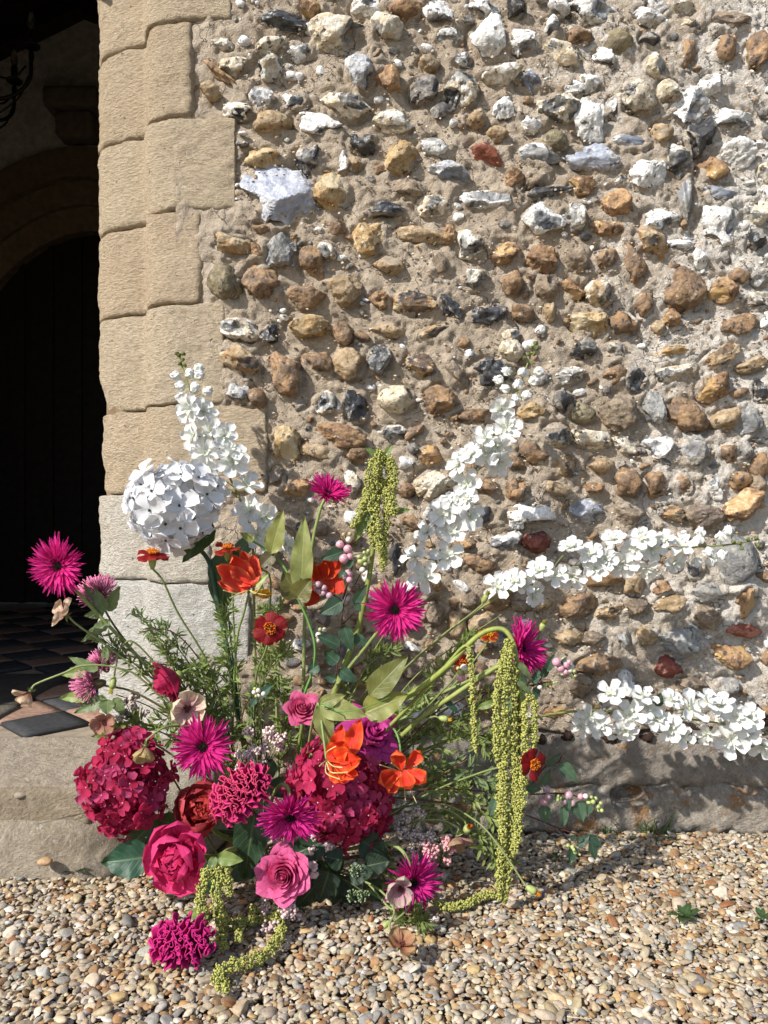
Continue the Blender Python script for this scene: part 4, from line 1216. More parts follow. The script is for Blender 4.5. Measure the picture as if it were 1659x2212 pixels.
def hydrangea(px, py, Y, rpx, sc, meshes, cols, tips, label, stem, fl=.34, n=110, seed=0, stemcol=(.05, .08, .03), leafs=(), jit=.6, rad=(.66, 1.02)):
    r_ = random.Random(seed)
    R = rpx * K * Y; C = W(px, py, Y)
    st = path3(stem)
    b = Bloom('hydrangea', label, 'hydrangea', st[-1], 'mophead hydrangeas')
    b.stem([tuple(C)] + st, .004, .005, stemcol)
    v, f = ICO[2]
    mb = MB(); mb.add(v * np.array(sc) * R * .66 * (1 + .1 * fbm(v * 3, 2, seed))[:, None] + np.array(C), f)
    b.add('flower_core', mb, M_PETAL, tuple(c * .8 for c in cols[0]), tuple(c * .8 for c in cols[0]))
    ga = math.pi * (3 - 5 ** .5)
    for i in range(n):
        z = 1 - 2 * (i + .5) / n
        q = math.sqrt(1 - z * z); a = ga * i
        d = Vector((q * math.cos(a) + r_.uniform(-.1, .1), q * math.sin(a) + r_.uniform(-.1, .1), z + r_.uniform(-.1, .1))).normalized()
        if d.y > .55: continue
        lump = 1 + .13 * math.sin(3.1 * d.x + seed) * math.cos(2.7 * d.z + seed * 2) + .05 * math.sin(7 * d.x + 5 * d.z)
        p = C + Vector((d.x * sc[0], d.y * sc[1], d.z * sc[2])) * R * lump * r_.uniform(*rad)
        f = (d + Vector((r_.uniform(-jit, jit), r_.uniform(-jit * 1.25, jit * .6), r_.uniform(-jit, jit)))).normalized()
        k = r_.randrange(len(cols)); j = r_.uniform(.85, 1.12)
        b.inst('floret', meshes[i % 4], None, p, face_to(f, r_.random() * 6), R * fl * r_.uniform(.82, 1.12), tuple(c * j for c in cols[k]), tuple(c * j for c in tips[k]))
    for (a, t, w_, Yl, c) in leafs:
        b.leaf(a, t, w_, Yl, c, serr=.03, bend=-.6, fold=.10, wave=.04)
    return b


# ------------------------------------------------------------------ roses and peonies
def rose(px, py, Y, rpx, face, stem, label, col, tip, seed=0, layers=6, cat='rose', name='rose', flare=.5, grp='pink roses', stemcol=GREEN, openn=1.0, sepals=False):
    r_ = random.Random(seed); R = rpx * K * Y
    C = W(px, py, Y); M = T(C) @ face_to(face, seed * .7)
    st = path3(stem)
    b = Bloom(name, label, cat, st[-1], grp)
    b.stem([tuple(C - Vector(face).normalized() * R * .75)] + st, .0032, .0036, stemcol)
    nl = [2, 3, 3, 4, 5, 5, 6, 6, 6]
    for l in range(layers):
        u0 = l / (layers - 1)
        rb = R * (.06 + .66 * u0 ** 1.0)
        top = R * (.34 + .10 * math.sin(3.1 * min(1, u0 * 1.6)) - .30 * u0 ** 1.6)
        n = nl[l]
        for i in range(n):
            ph = l * 2.4 + 6.283 * i / n + r_.uniform(-.15, .15)
            span = 6.283 / n * (.80 if l else .95)
            nu, nv = 11, 8
            V = []; t = []; s = []
            fl = flare * u0 ** 1.3 * r_.uniform(.8, 1.25)
            for jv in range(nv):
                v = jv / (nv - 1)
                for ju in range(nu):
                    u = ju / (nu - 1) * 2 - 1
                    a = ph + u * span
                    edge = 1 - .22 * abs(u) ** 3 - .10 * u0 * min(1, abs(u) * 1.3)
                    vv = v * edge
                    z = -R * .62 + (top + R * .62) * vv
                    rr = rb * (.22 + .78 * min(1, vv * 1.7) ** .8) * (1 - .62 * (1 - u0) ** .7 * max(0, vv - .30)) + (u + 1) * R * .020   # each petal laps the next
                    k = max(0, vv - .62) / .38
                    rr += R * fl * k ** 2 * (.75 - .30 * abs(u) * u0) + R * .018 * math.sin(5 * u + ph) * k
                    z -= R * fl * k ** 2 * .40 * (.6 + abs(u))
                    V.append((rr * math.cos(a), rr * math.sin(a), z)); t.append(vv); s.append(u)
            F = [(q * nu + w2, q * nu + w2 + 1, (q + 1) * nu + w2 + 1, (q + 1) * nu + w2) for q in range(nv - 1) for w2 in range(nu - 1)]
            mb = MB(); mb.add(V, F, t, s, M)
            j = r_.uniform(.9, 1.08)
            b.add('petal', mb, M_PETAL, tuple(c * j for c in col), tuple(c * j for c in tip))
    mb = MB(); v, f = ICO[2]; mb.add(v * np.array([.10, .10, .42]) * R + np.array([0, 0, -.10 * R]), f, .6, 0, M); b.add('heart', mb, M_PETAL, col, tip)
    mb = MB(); v, f = tube([(0, 0, -.85 * R), (0, 0, -.74 * R), (0, 0, -.56 * R)], [.07 * R, .2 * R, .2 * R], 10); mb.add(v, f, 0, 0, M)
    b.add('calyx', mb, M_STEM, GREEN)
    if sepals:
        for i in range(5):
            v, f, t, s = petal(R * .8, R * .2, 'lance', tilt=.9, bend=-1.0 + r_.random(), fold=.2)
            mb = MB(); mb.add(v, f, t, s, M @ Rz(i * 1.2566) @ T((0, .15 * R, -.66 * R)))
            b.add('sepal', mb, M_LEAF, SAGE)
    return b


def peony(px, py, Y, rpx, face, stem, label, col, tip, inn, seed=0, centre=None):
    r_ = random.Random(seed); R = rpx * K * Y
    C = W(px, py, Y); M = T(C) @ face_to(face, seed)
    st = path3(stem)
    b = Bloom('peony', label, 'peony', st[-1], 'ruffled pink peonies')
    b.stem([tuple(C - Vector(face).normalized() * R * .4)] + st, .004, .0045)
    for (n, L, wd, tl, bd, r0, z0, cc, wv) in ((7, 1.0, 1.05, .10, .70, .05, -.24, col, .05), (6, .90, .98, .42, .95, .05, -.18, col, .06), (8, .66, .62, .62, 1.2, .06, -.10, inn, .10), (12, .50, .42, .86, 1.1, .06, -.04, inn, .15), (12, .38, .30, 1.0, .9, .05, .0, inn, .18), (8, .28, .22, 1.25, .6, .02, .02, inn, .18)):
        for i in range(n):
            a = 6.283 * (i + r_.uniform(-.2, .2)) / n + z0 * 9
            v, f, t, s = petal(R * L * r_.uniform(.88, 1.06), R * wd * r_.uniform(.88, 1.12), 'obov', cup=.20, tilt=tl + r_.uniform(-.15, .15), bend=bd * (r_.uniform(.4, 1.2) if L > .8 else r_.uniform(-.9, 1.2)), wave=wv * (.8 if L > .8 else 1.3), wf=3.2, ph=r_.random() * 6, nu=15, nv=15, nn=wv * .3)
            mb = MB(); mb.add(v, f, t, s, M @ Rz(a) @ T((0, R * r0, R * z0)) @ Ry(r_.uniform(-.32, .32)))
            j = r_.uniform(.80, 1.1)
            tp = tip if L > .8 else tuple((p_ + q_) / 2 for p_, q_ in zip(cc, tip))
            b.add('petal', mb, M_PETAL, tuple(c * j for c in cc), tuple(c * j for c in tp))
    if centre:
        mb = MB()
        for i in range(60):
            a = r_.random() * 6.283; q = R * .2 * math.sqrt(r_.random())
            mb.add(*tube([(q * .4 * math.cos(a), q * .4 * math.sin(a), -.1 * R), (q * math.cos(a), q * math.sin(a), R * .16)], [R * .008, R * .016], 4), np.repeat([0, 1], 4), 0, M)
        b.add('stamens', mb, M_TUFT, centre, (.55, .30, .03))
    return b


# ------------------------------------------------------------------ cockscomb
def cockscomb(px, py, Y, wpx, hpx, ang, face, stem, label, col, rim, seed=0, rows=7, freq=5.0, rise=.24):
    r_ = random.Random(seed)
    s0 = K * Y; a_, c_ = wpx / 2 * s0, hpx / 2 * s0
    C = W(px, py, Y); M = T(C) @ face_to(face) @ Rz(math.radians(ang))
    st = path3(stem)
    b = Bloom('cockscomb', label, 'cockscomb', st[-1], 'crested cockscomb heads')
    b.stem([tuple(C - Vector(face).normalized() * c_ * .4)] + st, .004, .005, (.20, .05, .06))
    D = min(a_, c_) * .75
    v, f = ICO[3]
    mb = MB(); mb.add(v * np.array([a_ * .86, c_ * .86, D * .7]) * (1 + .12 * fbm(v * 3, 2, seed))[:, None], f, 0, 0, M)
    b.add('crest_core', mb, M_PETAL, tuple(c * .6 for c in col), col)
    H = min(a_, c_) * rise
    for k in range(rows):
        y0 = -0.92 + 1.84 * (k + .5) / rows
        m = 120
        V = []; t = []
        span = math.sqrt(max(.05, 1 - y0 * y0)) * .98
        ph = r_.random() * 6; f1 = freq * span * r_.uniform(.9, 1.15); amp = 1.25 / rows
        for i in range(m):
            q = i / (m - 1) * 2 - 1
            x = q * span
            yy = y0 + amp * (math.sin(f1 * 6.283 * q * .5 + ph) + .35 * math.sin(f1 * 6.9 * q + ph * 2))
            xx = x + .06 * math.sin(f1 * 6.283 * q + ph)
            rr = min(.97, math.hypot(xx, yy)); sc_ = rr / max(1e-6, math.hypot(xx, yy)); xx *= sc_; yy *= sc_
            zz = math.sqrt(1 - rr * rr)
            p = np.array([xx * a_, yy * c_, zz * D]); nr = np.array([xx / a_, yy / c_, zz / D]); nr /= np.linalg.norm(nr)
            side = np.array([math.cos(f1 * 17 * q + ph) * .5, math.cos(f1 * 6.283 * q * .5 + ph) + .5 * math.sin(f1 * 15 * q), 0]) * H * .42
            for hh, tt in ((-.6, 0), (0.0, .25), (.5, .55), (.85, .8), (1.0, 1.0)):
                V.append(p * .90 + nr * H * hh + side * max(0, hh) ** 2 + np.array([r_.uniform(-1, 1), r_.uniform(-1, 1), 0]) * H * .04)
                t.append(tt)
        F = [(i * 5 + j, i * 5 + j + 1, i * 5 + j + 6, i * 5 + j + 5) for i in range(m - 1) for j in range(4)]
        mb = MB(); mb.add(V, F, np.array(t) ** 9, 0, M)
        me = mb.build('crest_fold', b.b)
        o = part('crest_fold', me, M_CREST, b.o, color=col, tip=rim)
        so = o.modifiers.new('thickness', 'SOLIDIFY'); so.thickness = H * .09; so.offset = 0
    return b


M_CREST = mat_tipped('crest_velvet', .7)


# ------------------------------------------------------------------ small blooms
def marigold(px, py, Y, rpx, face, stem, label, col, tip, npet=6, seed=0, tuft=(.62, .17, .008), calyx_col=PALE, ctr=.30):
    r_ = random.Random(seed); R = rpx * K * Y
    C = W(px, py, Y); M = T(C) @ face_to(face, seed)
    st = path3(stem)
    b = Bloom('marigold', label, 'marigold', st[-1], 'single marigolds')
    neck = C - Vector(face).normalized() * R * .95
    b.stem([tuple(neck)] + st, .0020, .0017, (.16, .21, .06))
    mb = MB(); mb.add(*tube([(0, 0, -1.0 * R), (0, 0, -.75 * R), (0, 0, -.3 * R), (0, 0, -.02 * R)], [.10 * R, .20 * R, .26 * R, .25 * R], 10), 0, 0, M)
    b.add('calyx', mb, M_STEM, calyx_col)
    for i in range(npet):
        v, f, t, s = petal(R * r_.uniform(.85, 1.0), R * r_.uniform(.95, 1.15), 'obov', cup=-.10, tilt=.12 + r_.uniform(-.15, .2), bend=r_.uniform(-.6, .2), wave=.05, wf=1.5, ph=r_.random() * 6, nu=7, nv=8, nn=.02)
        mb = MB(); mb.add(v, f, t, s, M @ Rz(6.283 * (i + r_.uniform(-.15, .15)) / npet) @ T((0, R * .08, R * .02 * (i % 2))))
        b.add('petal', mb, M_FLAME, col, tip)
    mb = MB()
    for i in range(70):
        a = r_.random() * 6.283; q = R * ctr * math.sqrt(r_.random())
        mb.add(*tube([(q * math.cos(a), q * math.sin(a), 0), (q * 1.25 * math.cos(a), q * 1.25 * math.sin(a), R * r_.uniform(.14, .30))], [R * .020, R * .034], 4), np.repeat([0, 1], 4), 0, M)
    b.add('centre_tuft', mb, M_TUFT, (.35, .06, .005), tuft)
    return b


def bud(px, py, Y, L, wd, face, stem, label, col, tip, seed=0):
    C = W(px, py, Y); M = T(C) @ face_to(face)
    s0 = K * Y; L *= s0; wd *= s0
    st = path3(stem)
    b = Bloom('flower_bud', label, 'flower bud', st[-1], 'closed flower buds')
    b.stem([tuple(C - Vector(face).normalized() * L * .5)] + st, .0017, .0017, (.17, .20, .07))
    mb = MB()
    mb.add(*tube([(0, 0, -L * .55), (0, 0, -L * .3), (0, 0, 0), (0, 0, L * .2)], [wd * .2, wd * .45, wd * .5, wd * .42], 9), 0, 0, M)
    b.add('calyx', mb, M_STEM, PALE)
    mb = MB(); r_ = random.Random(seed)
    for i in range(9):
        a = i * .7
        v, f, t, s = petal(L * .5, wd * .45, 'lance', tilt=1.25, bend=r_.uniform(-.2, .5), nu=3, nv=5)
        mb.add(v, f, t, s, M @ Rz(a) @ T((0, wd * .2 * r_.random(), L * .1)))
    b.add('bud_petals', mb, M_FLAME, col, tip)
    return b


def ranunculus(px, py, Y, rpx, face, stem, label, seed=0, npet=6, open_=.25, col=(.42, .17, .17), tip=(.74, .58, .40), miss=()):
    r_ = random.Random(seed); R = rpx * K * Y
    C = W(px, py, Y); M = T(C) @ face_to(face, seed)
    st = path3(stem)
    b = Bloom('butterfly_ranunculus', label, 'ranunculus', st[-1], 'peach butterfly ranunculus')
    b.stem([tuple(C - Vector(face).normalized() * R * .22)] + st, .0017, .0019, (.24, .29, .11))
    for i in range(npet):
        if i in miss: continue
        v, f, t, s = petal(R * r_.uniform(.9, 1.08), R * r_.uniform(.95, 1.2), 'obov', cup=.22, tilt=open_ + r_.uniform(-.25, .3), bend=r_.uniform(-.2, .9), wave=.045, wf=1.3, ph=r_.random() * 6, nu=9, nv=9)
        mb = MB(); mb.add(v, f, t, s, M @ Rz(6.283 * (i + r_.uniform(-.2, .2)) / npet) @ T((0, R * .05, R * .02 * (i % 2))))
        b.add('petal', mb, M_PETAL, col, tip)
    mb = MB()
    for i in range(50):
        a = r_.random() * 6.283; q = R * .19 * math.sqrt(r_.random())
        mb.add(*tube([(q * .6 * math.cos(a), q * .6 * math.sin(a), 0), (q * math.cos(a), q * math.sin(a), R * r_.uniform(.12, .24))], [R * .012, R * .028], 4), np.repeat([0, 1], 4), 0, M)
    b.add('stamens', mb, M_TUFT, (.10, .02, .03), (.13, .045, .03))
    mb = MB()
    for i in range(5):
        v, f, t, s = petal(R * .35, R * .14, 'lance', tilt=-.5, bend=-.6, nu=3, nv=5); mb.add(v, f, t, s, M @ Rz(i * 1.2566) @ T((0, .06 * R, -.06 * R)))
    v, f = ICO[1]; mb.add(v * R * .12, f, 0, 0, M @ T((0, 0, -.12 * R)))
    b.add('sepals', mb, M_LEAF, (.13, .19, .055))
    return b


def pincushion(heads, stem, label, leaves, seed=0):
    r_ = random.Random(seed)
    st = path3(stem)
    b = Bloom('astrantia', label, 'astrantia', st[-1], 'dusky pink pincushion flowers')
    b.stem(st, .0020, .0022, (.11, .09, .045))
    for (px, py, Y, rpx, face) in heads:
        R = 1.16 * rpx * K * Y; C = W(px, py, Y); M = T(C) @ face_to(face)
        mb = MB()
        for i in range(330):
            z = r_.uniform(.0, 1); a = r_.random() * 6.283; q = math.sqrt(1 - z * z)
            d = np.array([q * math.cos(a), q * math.sin(a), z]); l = R * r_.uniform(.85, 1.1)
            e = d * l + np.array([r_.uniform(-1, 1), r_.uniform(-1, 1), r_.uniform(-1, 1)]) * R * .05
            mb.add(*tube([d * R * .15 + np.array([0, 0, -.25 * R]), d * l * .6 + np.array([0, 0, -.1 * R]), e], [R * .010, R * .014, R * .026], 4), np.repeat([0, .5, 1], 4), 0, M)
        b.add('filaments', mb, M_TUFT, (.20, .085, .075), (.66, .20, .36), kind='stuff')
        mb = MB(); v, f = ICO[2]; mb.add(v * R * np.array([.25, .25, .45]), f, 0, 0, M @ T((0, 0, -.35 * R))); b.add('calyx', mb, M_STEM, (.14, .10, .05))
    for (a, t, w_, Yl, c) in leaves:
        b.leaf(a, t, w_, Yl, c, serr=.07, bend=-.35, fold=.10)
    return b


# ------------------------------------------------------------------ hanging amaranth
_v1, _f1 = ICO[0]


def tassel(b, pts, r0, r1, dens=1.0, seed=0, name='tassel', lump=1.0):
    r_ = np.random.default_rng(seed)
    c = curve(pts, max(30, len(pts) * 14))
    L = np.concatenate([[0], np.cumsum(np.linalg.norm(np.diff(c, axis=0), axis=1))])
    n = int(L[-1] / .00036 * dens) + 8
    Vs = []; Fs = []; n0 = 0; ts = []
    tn = np.gradient(c, axis=0); tn /= np.linalg.norm(tn, axis=1)[:, None]
    for i in range(n):
        u = r_.random() * L[-1]; k = u / L[-1]
        p = np.array([np.interp(u, L, c[:, j]) for j in range(3)]); t = np.array([np.interp(u, L, tn[:, j]) for j in range(3)])
        d = r_.normal(size=3); d -= t * d.dot(t); d /= np.linalg.norm(d) + 1e-9
        env = .86 * (r0 + (r1 - r0) * k) * (1 + .30 * lump * math.sin(u * 330 + seed) + .12 * math.sin(u * 910))
        env *= min(1, .35 + (1 - k) * 9) * min(1, .5 + k * 12)
        s = r_.uniform(.0010, .0022)
        bl = _v1 * (1 + .38 * r_.normal(size=(len(_v1), 1))) * s
        Vs.append(bl + p + d * env * r_.uniform(.55, .95)); Fs.append(_f1 + n0); n0 += len(_v1)
        ts.append(np.clip((bl @ d) / s * .5 + .45 + r_.uniform(-.2, .2), 0, 1))
    V = np.concatenate(Vs) - np.array(b.b)
    me = fast_mesh(name, V, np.concatenate(Fs))
    a = me.attributes.new('tt', 'FLOAT', 'POINT'); a.data.foreach_set('value', np.concatenate(ts).astype('f4'))
    mb = MB(); mb.add(*tube(c, .0017, 5)); b.add('tassel_stalk', mb, M_STEM, (.27, .30, .10))
    return part(name, me, M_SEED, b.o, color=(.27, .285, .062), tip=(.43, .43, .125))


# ------------------------------------------------------------------ white delphinium spikes
def delphinium(label, path, florets, buds, Y0, Y1, seed=0, size=35, gbuds=(), greenery=()):
    r_ = random.Random(seed)
    st = path3(path, Y0, Y1)
    b = Bloom('delphinium', label, 'delphinium', st[-1], 'white delphinium spikes')
    b.stem(st, .0016, .0030, (.22, .24, .075))
    cpath = curve(st, 60)
    for q in florets:
        px, py = q[0], q[1]; k = q[2] if len(q) > 2 else 1.0
        # depth of the spike beside this floret
        best = min(range(60), key=lambda i: ((cpath[i][0] / (K * cpath[i][1]) + 829.5 - px) ** 2 + (1106 - (cpath[i][2] - CAMZ) / (K * cpath[i][1]) - py) ** 2))
        A = Vector(cpath[best]); Yf = A.y - r_.uniform(.008, .028)
        P_ = W(px, py, Yf)
        side = P_ - A; side.y = 0
        f = Vector((side.x * 26 + r_.uniform(-.6, .6), -1.0, side.z * 26 + .3 + r_.uniform(-.6, .6)))
        sz = size * K * Yf * k * r_.uniform(.92, 1.1)
        col = (.86, .86, .86)
        b.inst('floret', DEL[r_.randrange(4)], None, P_, face_to(f, r_.random() * 6), sz, (.80, .82, .73), col)
        back = P_ - f.normalized() * sz * .05
        bs = Vector(cpath[min(59, best + 3)])
        mb = MB(); mb.add(*tube(curve([tuple(bs), tuple((bs + back) / 2 + Vector((0, .006, .004))), tuple(back)], 6), .0010, 4)); b.add('floret_stalk', mb, M_STEM, (.24, .27, .09))
    for (px, py, k, green) in [(*q, 1.0, False) if len(q) == 2 else (*q, False) for q in buds] + [(*q, .42, True) for q in gbuds]:
        best = min(range(60), key=lambda i: ((cpath[i][0] / (K * cpath[i][1]) + 829.5 - px) ** 2 + (1106 - (cpath[i][2] - CAMZ) / (K * cpath[i][1]) - py) ** 2))
        A = Vector(cpath[best]); P_ = W(px, py, A.y - .006)
        R = 17 * K * A.y * k
        mb = MB()
        M = T(P_) @ face_to((P_ - A) + Vector((r_.uniform(-.004, .004), -.006, .004)))
        for i in range(4):
            v, f, t, s = petal(R * 1.5, R * 1.5, 'round', cup=.5, tilt=1.1, bend=.9, nu=5, nv=6); mb.add(v, f, t, s, M @ Rz(i * 1.571 + r_.random()) @ T((0, R * .3, -R * .6)))
        b.add('bud', mb, M_WHITE if not green else M_PETAL, (.76, .78, .66) if not green else (.20, .24, .06), (.86, .86, .86) if not green else (.28, .31, .10))
        mb = MB(); mb.add(*tube([tuple(A), tuple(P_)], .0008, 4)); b.add('floret_stalk', mb, M_STEM, (.24, .27, .09))
    for (a, t, w_, Yl, c) in greenery:
        b.leaf(a, t, w_, Yl, c)
    return b


# ------------------------------------------------------------------ berries, sprigs, fillers
BERRY = None


def berry_mesh():
    v, f = ICO[2]
    mb = MB(); v = v.copy(); v[:, 2] *= .96; mb.add(v, f)
    w_, g_ = ICO[0]
    mb.add(w_ * .11 + np.array([.10, -.97, -.10]), g_, 0, 0, None, 1)
    return mb.build('berry')


BERRY = berry_mesh(); BERRY.materials.append(M_WAX); BERRY.materials.append(EYE_D.mat)
BP, BM, BW, BG = (.58, .30, .36), (.42, .26, .30), (.68, .62, .55), (.36, .42, .15)


def snowberry(label, stems, berries, leaves, Y, zf, seed=0, lc=TEAL):
    """berries (x, y, r, colour), leaves ((x,y),(x,y),w) and stems as read in an enlarged view"""
    r_ = random.Random(seed)
    S_ = [path3([zf(*p) for p in s_], Y + .01, Y + .02) for s_ in stems]
    b = Bloom('snowberry', label, 'snowberry sprig', S_[0][-1], 'snowberry sprigs')
    for s_ in S_: b.stem(s_, .0010, .0016, REDST)
    cp = np.concatenate([curve(s_, 30) for s_ in S_])
    for (x, y, r, c) in berries:
        P_ = W(*zf(x, y), Y - r_.uniform(.0, .012))
        R = r * .36 * K * Y * 1.06; j = r_.uniform(.9, 1.1)
        b.inst('berry', BERRY, None, P_, Rz(r_.uniform(-.7, .7)) @ Rx(r_.uniform(-.6, .6)) @ Ry(r_.random() * 6), R, tuple(q * j for q in c))
        near = cp[np.argmin(np.linalg.norm(cp - np.array(P_), axis=1))]
        if np.linalg.norm(near - np.array(P_)) < .05:
            mb = MB(); mb.add(*tube([tuple(near), tuple(P_)], .0007, 4)); b.add('berry_stalk', mb, M_STEM, (.14, .12, .05))
    for (a, t, w_) in leaves:
        b.leaf(zf(*a), zf(*t), w_ * .36, Y - r_.uniform(0, .012), lc, bend=r_.uniform(-.7, .2), fold=r_.uniform(.05, .2), wave=.02, nrm=(r_.uniform(-.4, .4), -1, r_.uniform(-.1, .7)))
    return b


def sprig(label, pts, Y0, Y1, n=26, lp=(20, 34), wd=.16, col=SAGE, stc=(.13, .16, .05), seed=0, r=.0014, bare=False, start=.15, tips=()):
    """feathery stem, base first"""
    r_ = random.Random(seed)
    st = path3(pts, Y0, Y1)
    b = Bloom('foliage_sprig', label, 'foliage sprig', st[0], 'feathery foliage sprigs')
    b.stem(st, r * 1.3, r * .7, stc)
    if bare: return b
    c = curve(st, 80)
    mb = MB()
    for i in range(n):
        u = start + (1 - start) * (i + r_.random()) / n
        k = min(78, int(u * 79)); p = Vector(c[k]); t = (Vector(c[k + 1]) - p).normalized()
        s_ = K * p.y
        d0 = (t * r_.uniform(.2, .9) + Vector((r_.uniform(-1, 1), r_.uniform(-.7, .5), r_.uniform(-.6, 1)))).normalized()
        # side shoot with several narrow leaflets
        sl = r_.uniform(*lp) * s_ * .8 * (1.15 - .45 * u)
        tipp = p + d0 * sl
        mb.add(*tube([tuple(p), tuple((p + tipp) / 2 + Vector((0, 0, sl * .06))), tuple(tipp)], .0006, 3), .2, 1)
        for j in range(5):
            q = .25 + .75 * j / 4
            base = p + d0 * sl * q
            L = r_.uniform(*lp) * s_ * .75 * (1.1 - .4 * q)
            d = (d0 * .9 + Vector((r_.uniform(-1, 1), r_.uniform(-.8, .6), r_.uniform(-.8, .9)))).normalized()
            v, f, tt, ss = petal(L, L * wd * r_.uniform(.8, 1.3), 'lance', bend=r_.uniform(-1, .4), nu=3, nv=5, fold=.2)
            M = T(base) @ face_to(d.cross(Vector((r_.uniform(-1, 1), r_.uniform(-1, 1), r_.uniform(-1, 1)))).normalized())
            # turn +Y of the blade along d
            z = Vector((r_.uniform(-.6, .6), -1, r_.uniform(-.3, .8))); z = (z - d * z.dot(d)).normalized(); x = d.cross(z)
            M = Matrix(((x.x, d.x, z.x, base.x), (x.y, d.y, z.y, base.y), (x.z, d.z, z.z, base.z), (0, 0, 0, 1)))
            mb.add(v, f, tt, ss, M)
    k = r_.uniform(.85, 1.2)
    b.add('leaflets', mb, M_LEAF, tuple(q * k for q in col), kind='stuff')
    return b


def rice_flower(px, py, Y, rpx, label, col, base, seed=0, n=120):
    r_ = random.Random(seed); R = rpx * K * Y; C = W(px, py, Y)
    st = path3([(px, py + 4, Y + .01), base])
    b = Bloom('rice_flower', label, 'rice flower', st[-1], 'pale clusters of tiny blossom')
    b.stem(st, .0015, .002, (.12, .13, .06))
    mb = MB(); sm = MB()
    for k in range(12):
        cc = C + Vector((r_.uniform(-.8, .8), r_.uniform(-.5, .3), r_.uniform(-.7, .8))) * R
        sm.add(*tube([tuple(C + Vector((0, .005, -R * .9))), tuple(cc)], .0007, 4))
        for i in range(n // 10):
            d = Vector((r_.gauss(0, 1), r_.gauss(0, 1), r_.gauss(0, 1))).normalized()
            v, f = ICO[1]
            q = r_.uniform(.0018, .0030)
            vv = v * q * (1 + .18 * np.random.default_rng(i + k * 50).normal(size=(len(v), 1)))
            mb.add(vv + np.array(cc + d * R * r_.uniform(.10, .26)), f, np.clip(v @ np.array(d) * .5 + .5, 0, 1))
    b.add('twigs', sm, M_STEM, (.16, .17, .08))
    b.add('blossom', mb, M_TUFT, tuple(c * .7 for c in col), col, kind='stuff')
    return b


def gloriosa(label, base, grp='flame lilies'):
    return Bloom('flame_lily', label, 'flame lily', base, grp)


FR, FT = (.76, .042, .020), (.80, .10, .025)      # flame red, orange margin

# ================================================================== the arrangement, back to front
# --- white delphinium spikes
delphinium('white delphinium spike rising above the white hydrangea against the stone jamb',
           [(388, 768), (396, 800), (412, 845), (436, 905), (462, 965), (488, 1015), (512, 1065), (532, 1110), (545, 1160), (548, 1280), (552, 1450), (560, 1660)],
           [ZA(*q) for q in ((1218, 440), (1140, 425), (1165, 585), (1262, 560), (1345, 585), (1235, 690), (1372, 680), (1235, 775), (1395, 745), (1325, 905), (1482, 885), (1300, 850), (1500, 1040), (1592, 1075), (1545, 1185))] + [ZE(235, 1240)],
           [ZA(*q) for q in ((1058, 228), (1138, 215), (1192, 225), (1085, 290), (1168, 298), (1242, 322), (1088, 355), (1142, 362), (1190, 185))], 1.58, 1.50, 1,
           gbuds=[ZA(*q) for q in ((1075, 105), (1095, 130), (1080, 155), (1108, 165), (1062, 95), (1100, 95))])
delphinium('white delphinium spike leaning up right against the flints behind the tall pink gerbera',
           [(1153, 745), (1140, 785), (1118, 845), (1088, 905), (1052, 960), (1022, 1030), (998, 1090), (970, 1150), (940, 1210), (905, 1290), (850, 1400), (760, 1540), (680, 1680)],
           [ZE(*q) for q in ((1535, 425), (1565, 540), (1440, 605), (1510, 655), (1350, 705), (1505, 745), (1330, 880), (1240, 1000), (1345, 1065), (1190, 1055), (1090, 1165), (1240, 1165), (1020, 1315), (1212, 1310), (1080, 1430), (1440, 700), (1280, 760), (1330, 970))],
           [ZF(*q) for q in ((95, 200), (190, 210), (160, 280), (250, 260), (85, 305), (205, 345), (140, 372), (45, 255), (280, 205))], 1.60, 1.50, 2,
           gbuds=[ZF(*q) for q in ((265, 30), (240, 60), (225, 100), (255, 95), (200, 120), (270, 60), (245, 150))])
delphinium('white delphinium spike reaching right across the flint wall, the upper of two level ones',
           [(1640, 1165), (1580, 1176), (1500, 1182), (1420, 1190), (1330, 1200), (1240, 1225), (1150, 1255), (1060, 1300), (960, 1370), (870, 1450), (740, 1590), (680, 1690)],
           [(*ZF(x, y), k) for x, y, k in ((40, 1495, 1.1), (140, 1460, 1), (290, 1400, 1.15), (380, 1425, 1), (250, 1530, .95), (475, 1262, 1), (485, 1425, 1), (600, 1300, .95), (620, 1385, 1), (730, 1210, 1), (785, 1350, 1.1), (905, 1205, 1), (965, 1262, 1.05), (930, 1380, .9), (1040, 1210, .8), (1092, 1345, .85), (1150, 1250, .95), (680, 1330, .9), (850, 1270, .9), (200, 1480, .9))],
           [ZF(*q) for q in ((1250, 1168), (1245, 1212), (1300, 1282), (1385, 1298), (1230, 1345), (1315, 1340), (1375, 1195), (1425, 1158))], 1.58, 1.46, 3, size=32,
           gbuds=[ZF(*q) for q in ((1490, 1232), (1540, 1208), (1588, 1200), (1602, 1242), (1500, 1260), (1450, 1225))])
delphinium('white delphinium spike reaching right just above the lichened plinth',
           [(1690, 1588), (1600, 1572), (1540, 1560), (1440, 1548), (1340, 1538), (1260, 1535), (1170, 1547), (1060, 1570), (900, 1625), (760, 1690)],
           [(*ZI(x, y), k) for x, y, k in ((590, 365, 1.05), (650, 420, 1), (720, 230, 1), (830, 355, 1.1), (800, 440, .95), (915, 250, .9), (985, 380, 1.1), (950, 310, .9), (1190, 320, 1.3), (1080, 440, 1), (1290, 280, .95), (1365, 300, 1.05), (1300, 465, 1), (1150, 485, .9), (1435, 505, 1.15), (1545, 375, 1.1), (1625, 540, 1), (1470, 370, .95), (540, 425, .8), (700, 440, .8), (1080, 270, .9), (1540, 470, .9))],
           [], 1.60, 1.46, 4, size=33, greenery=[(ZI(990, 300), ZI(1015, 225), 22, 1.53, DARK)])

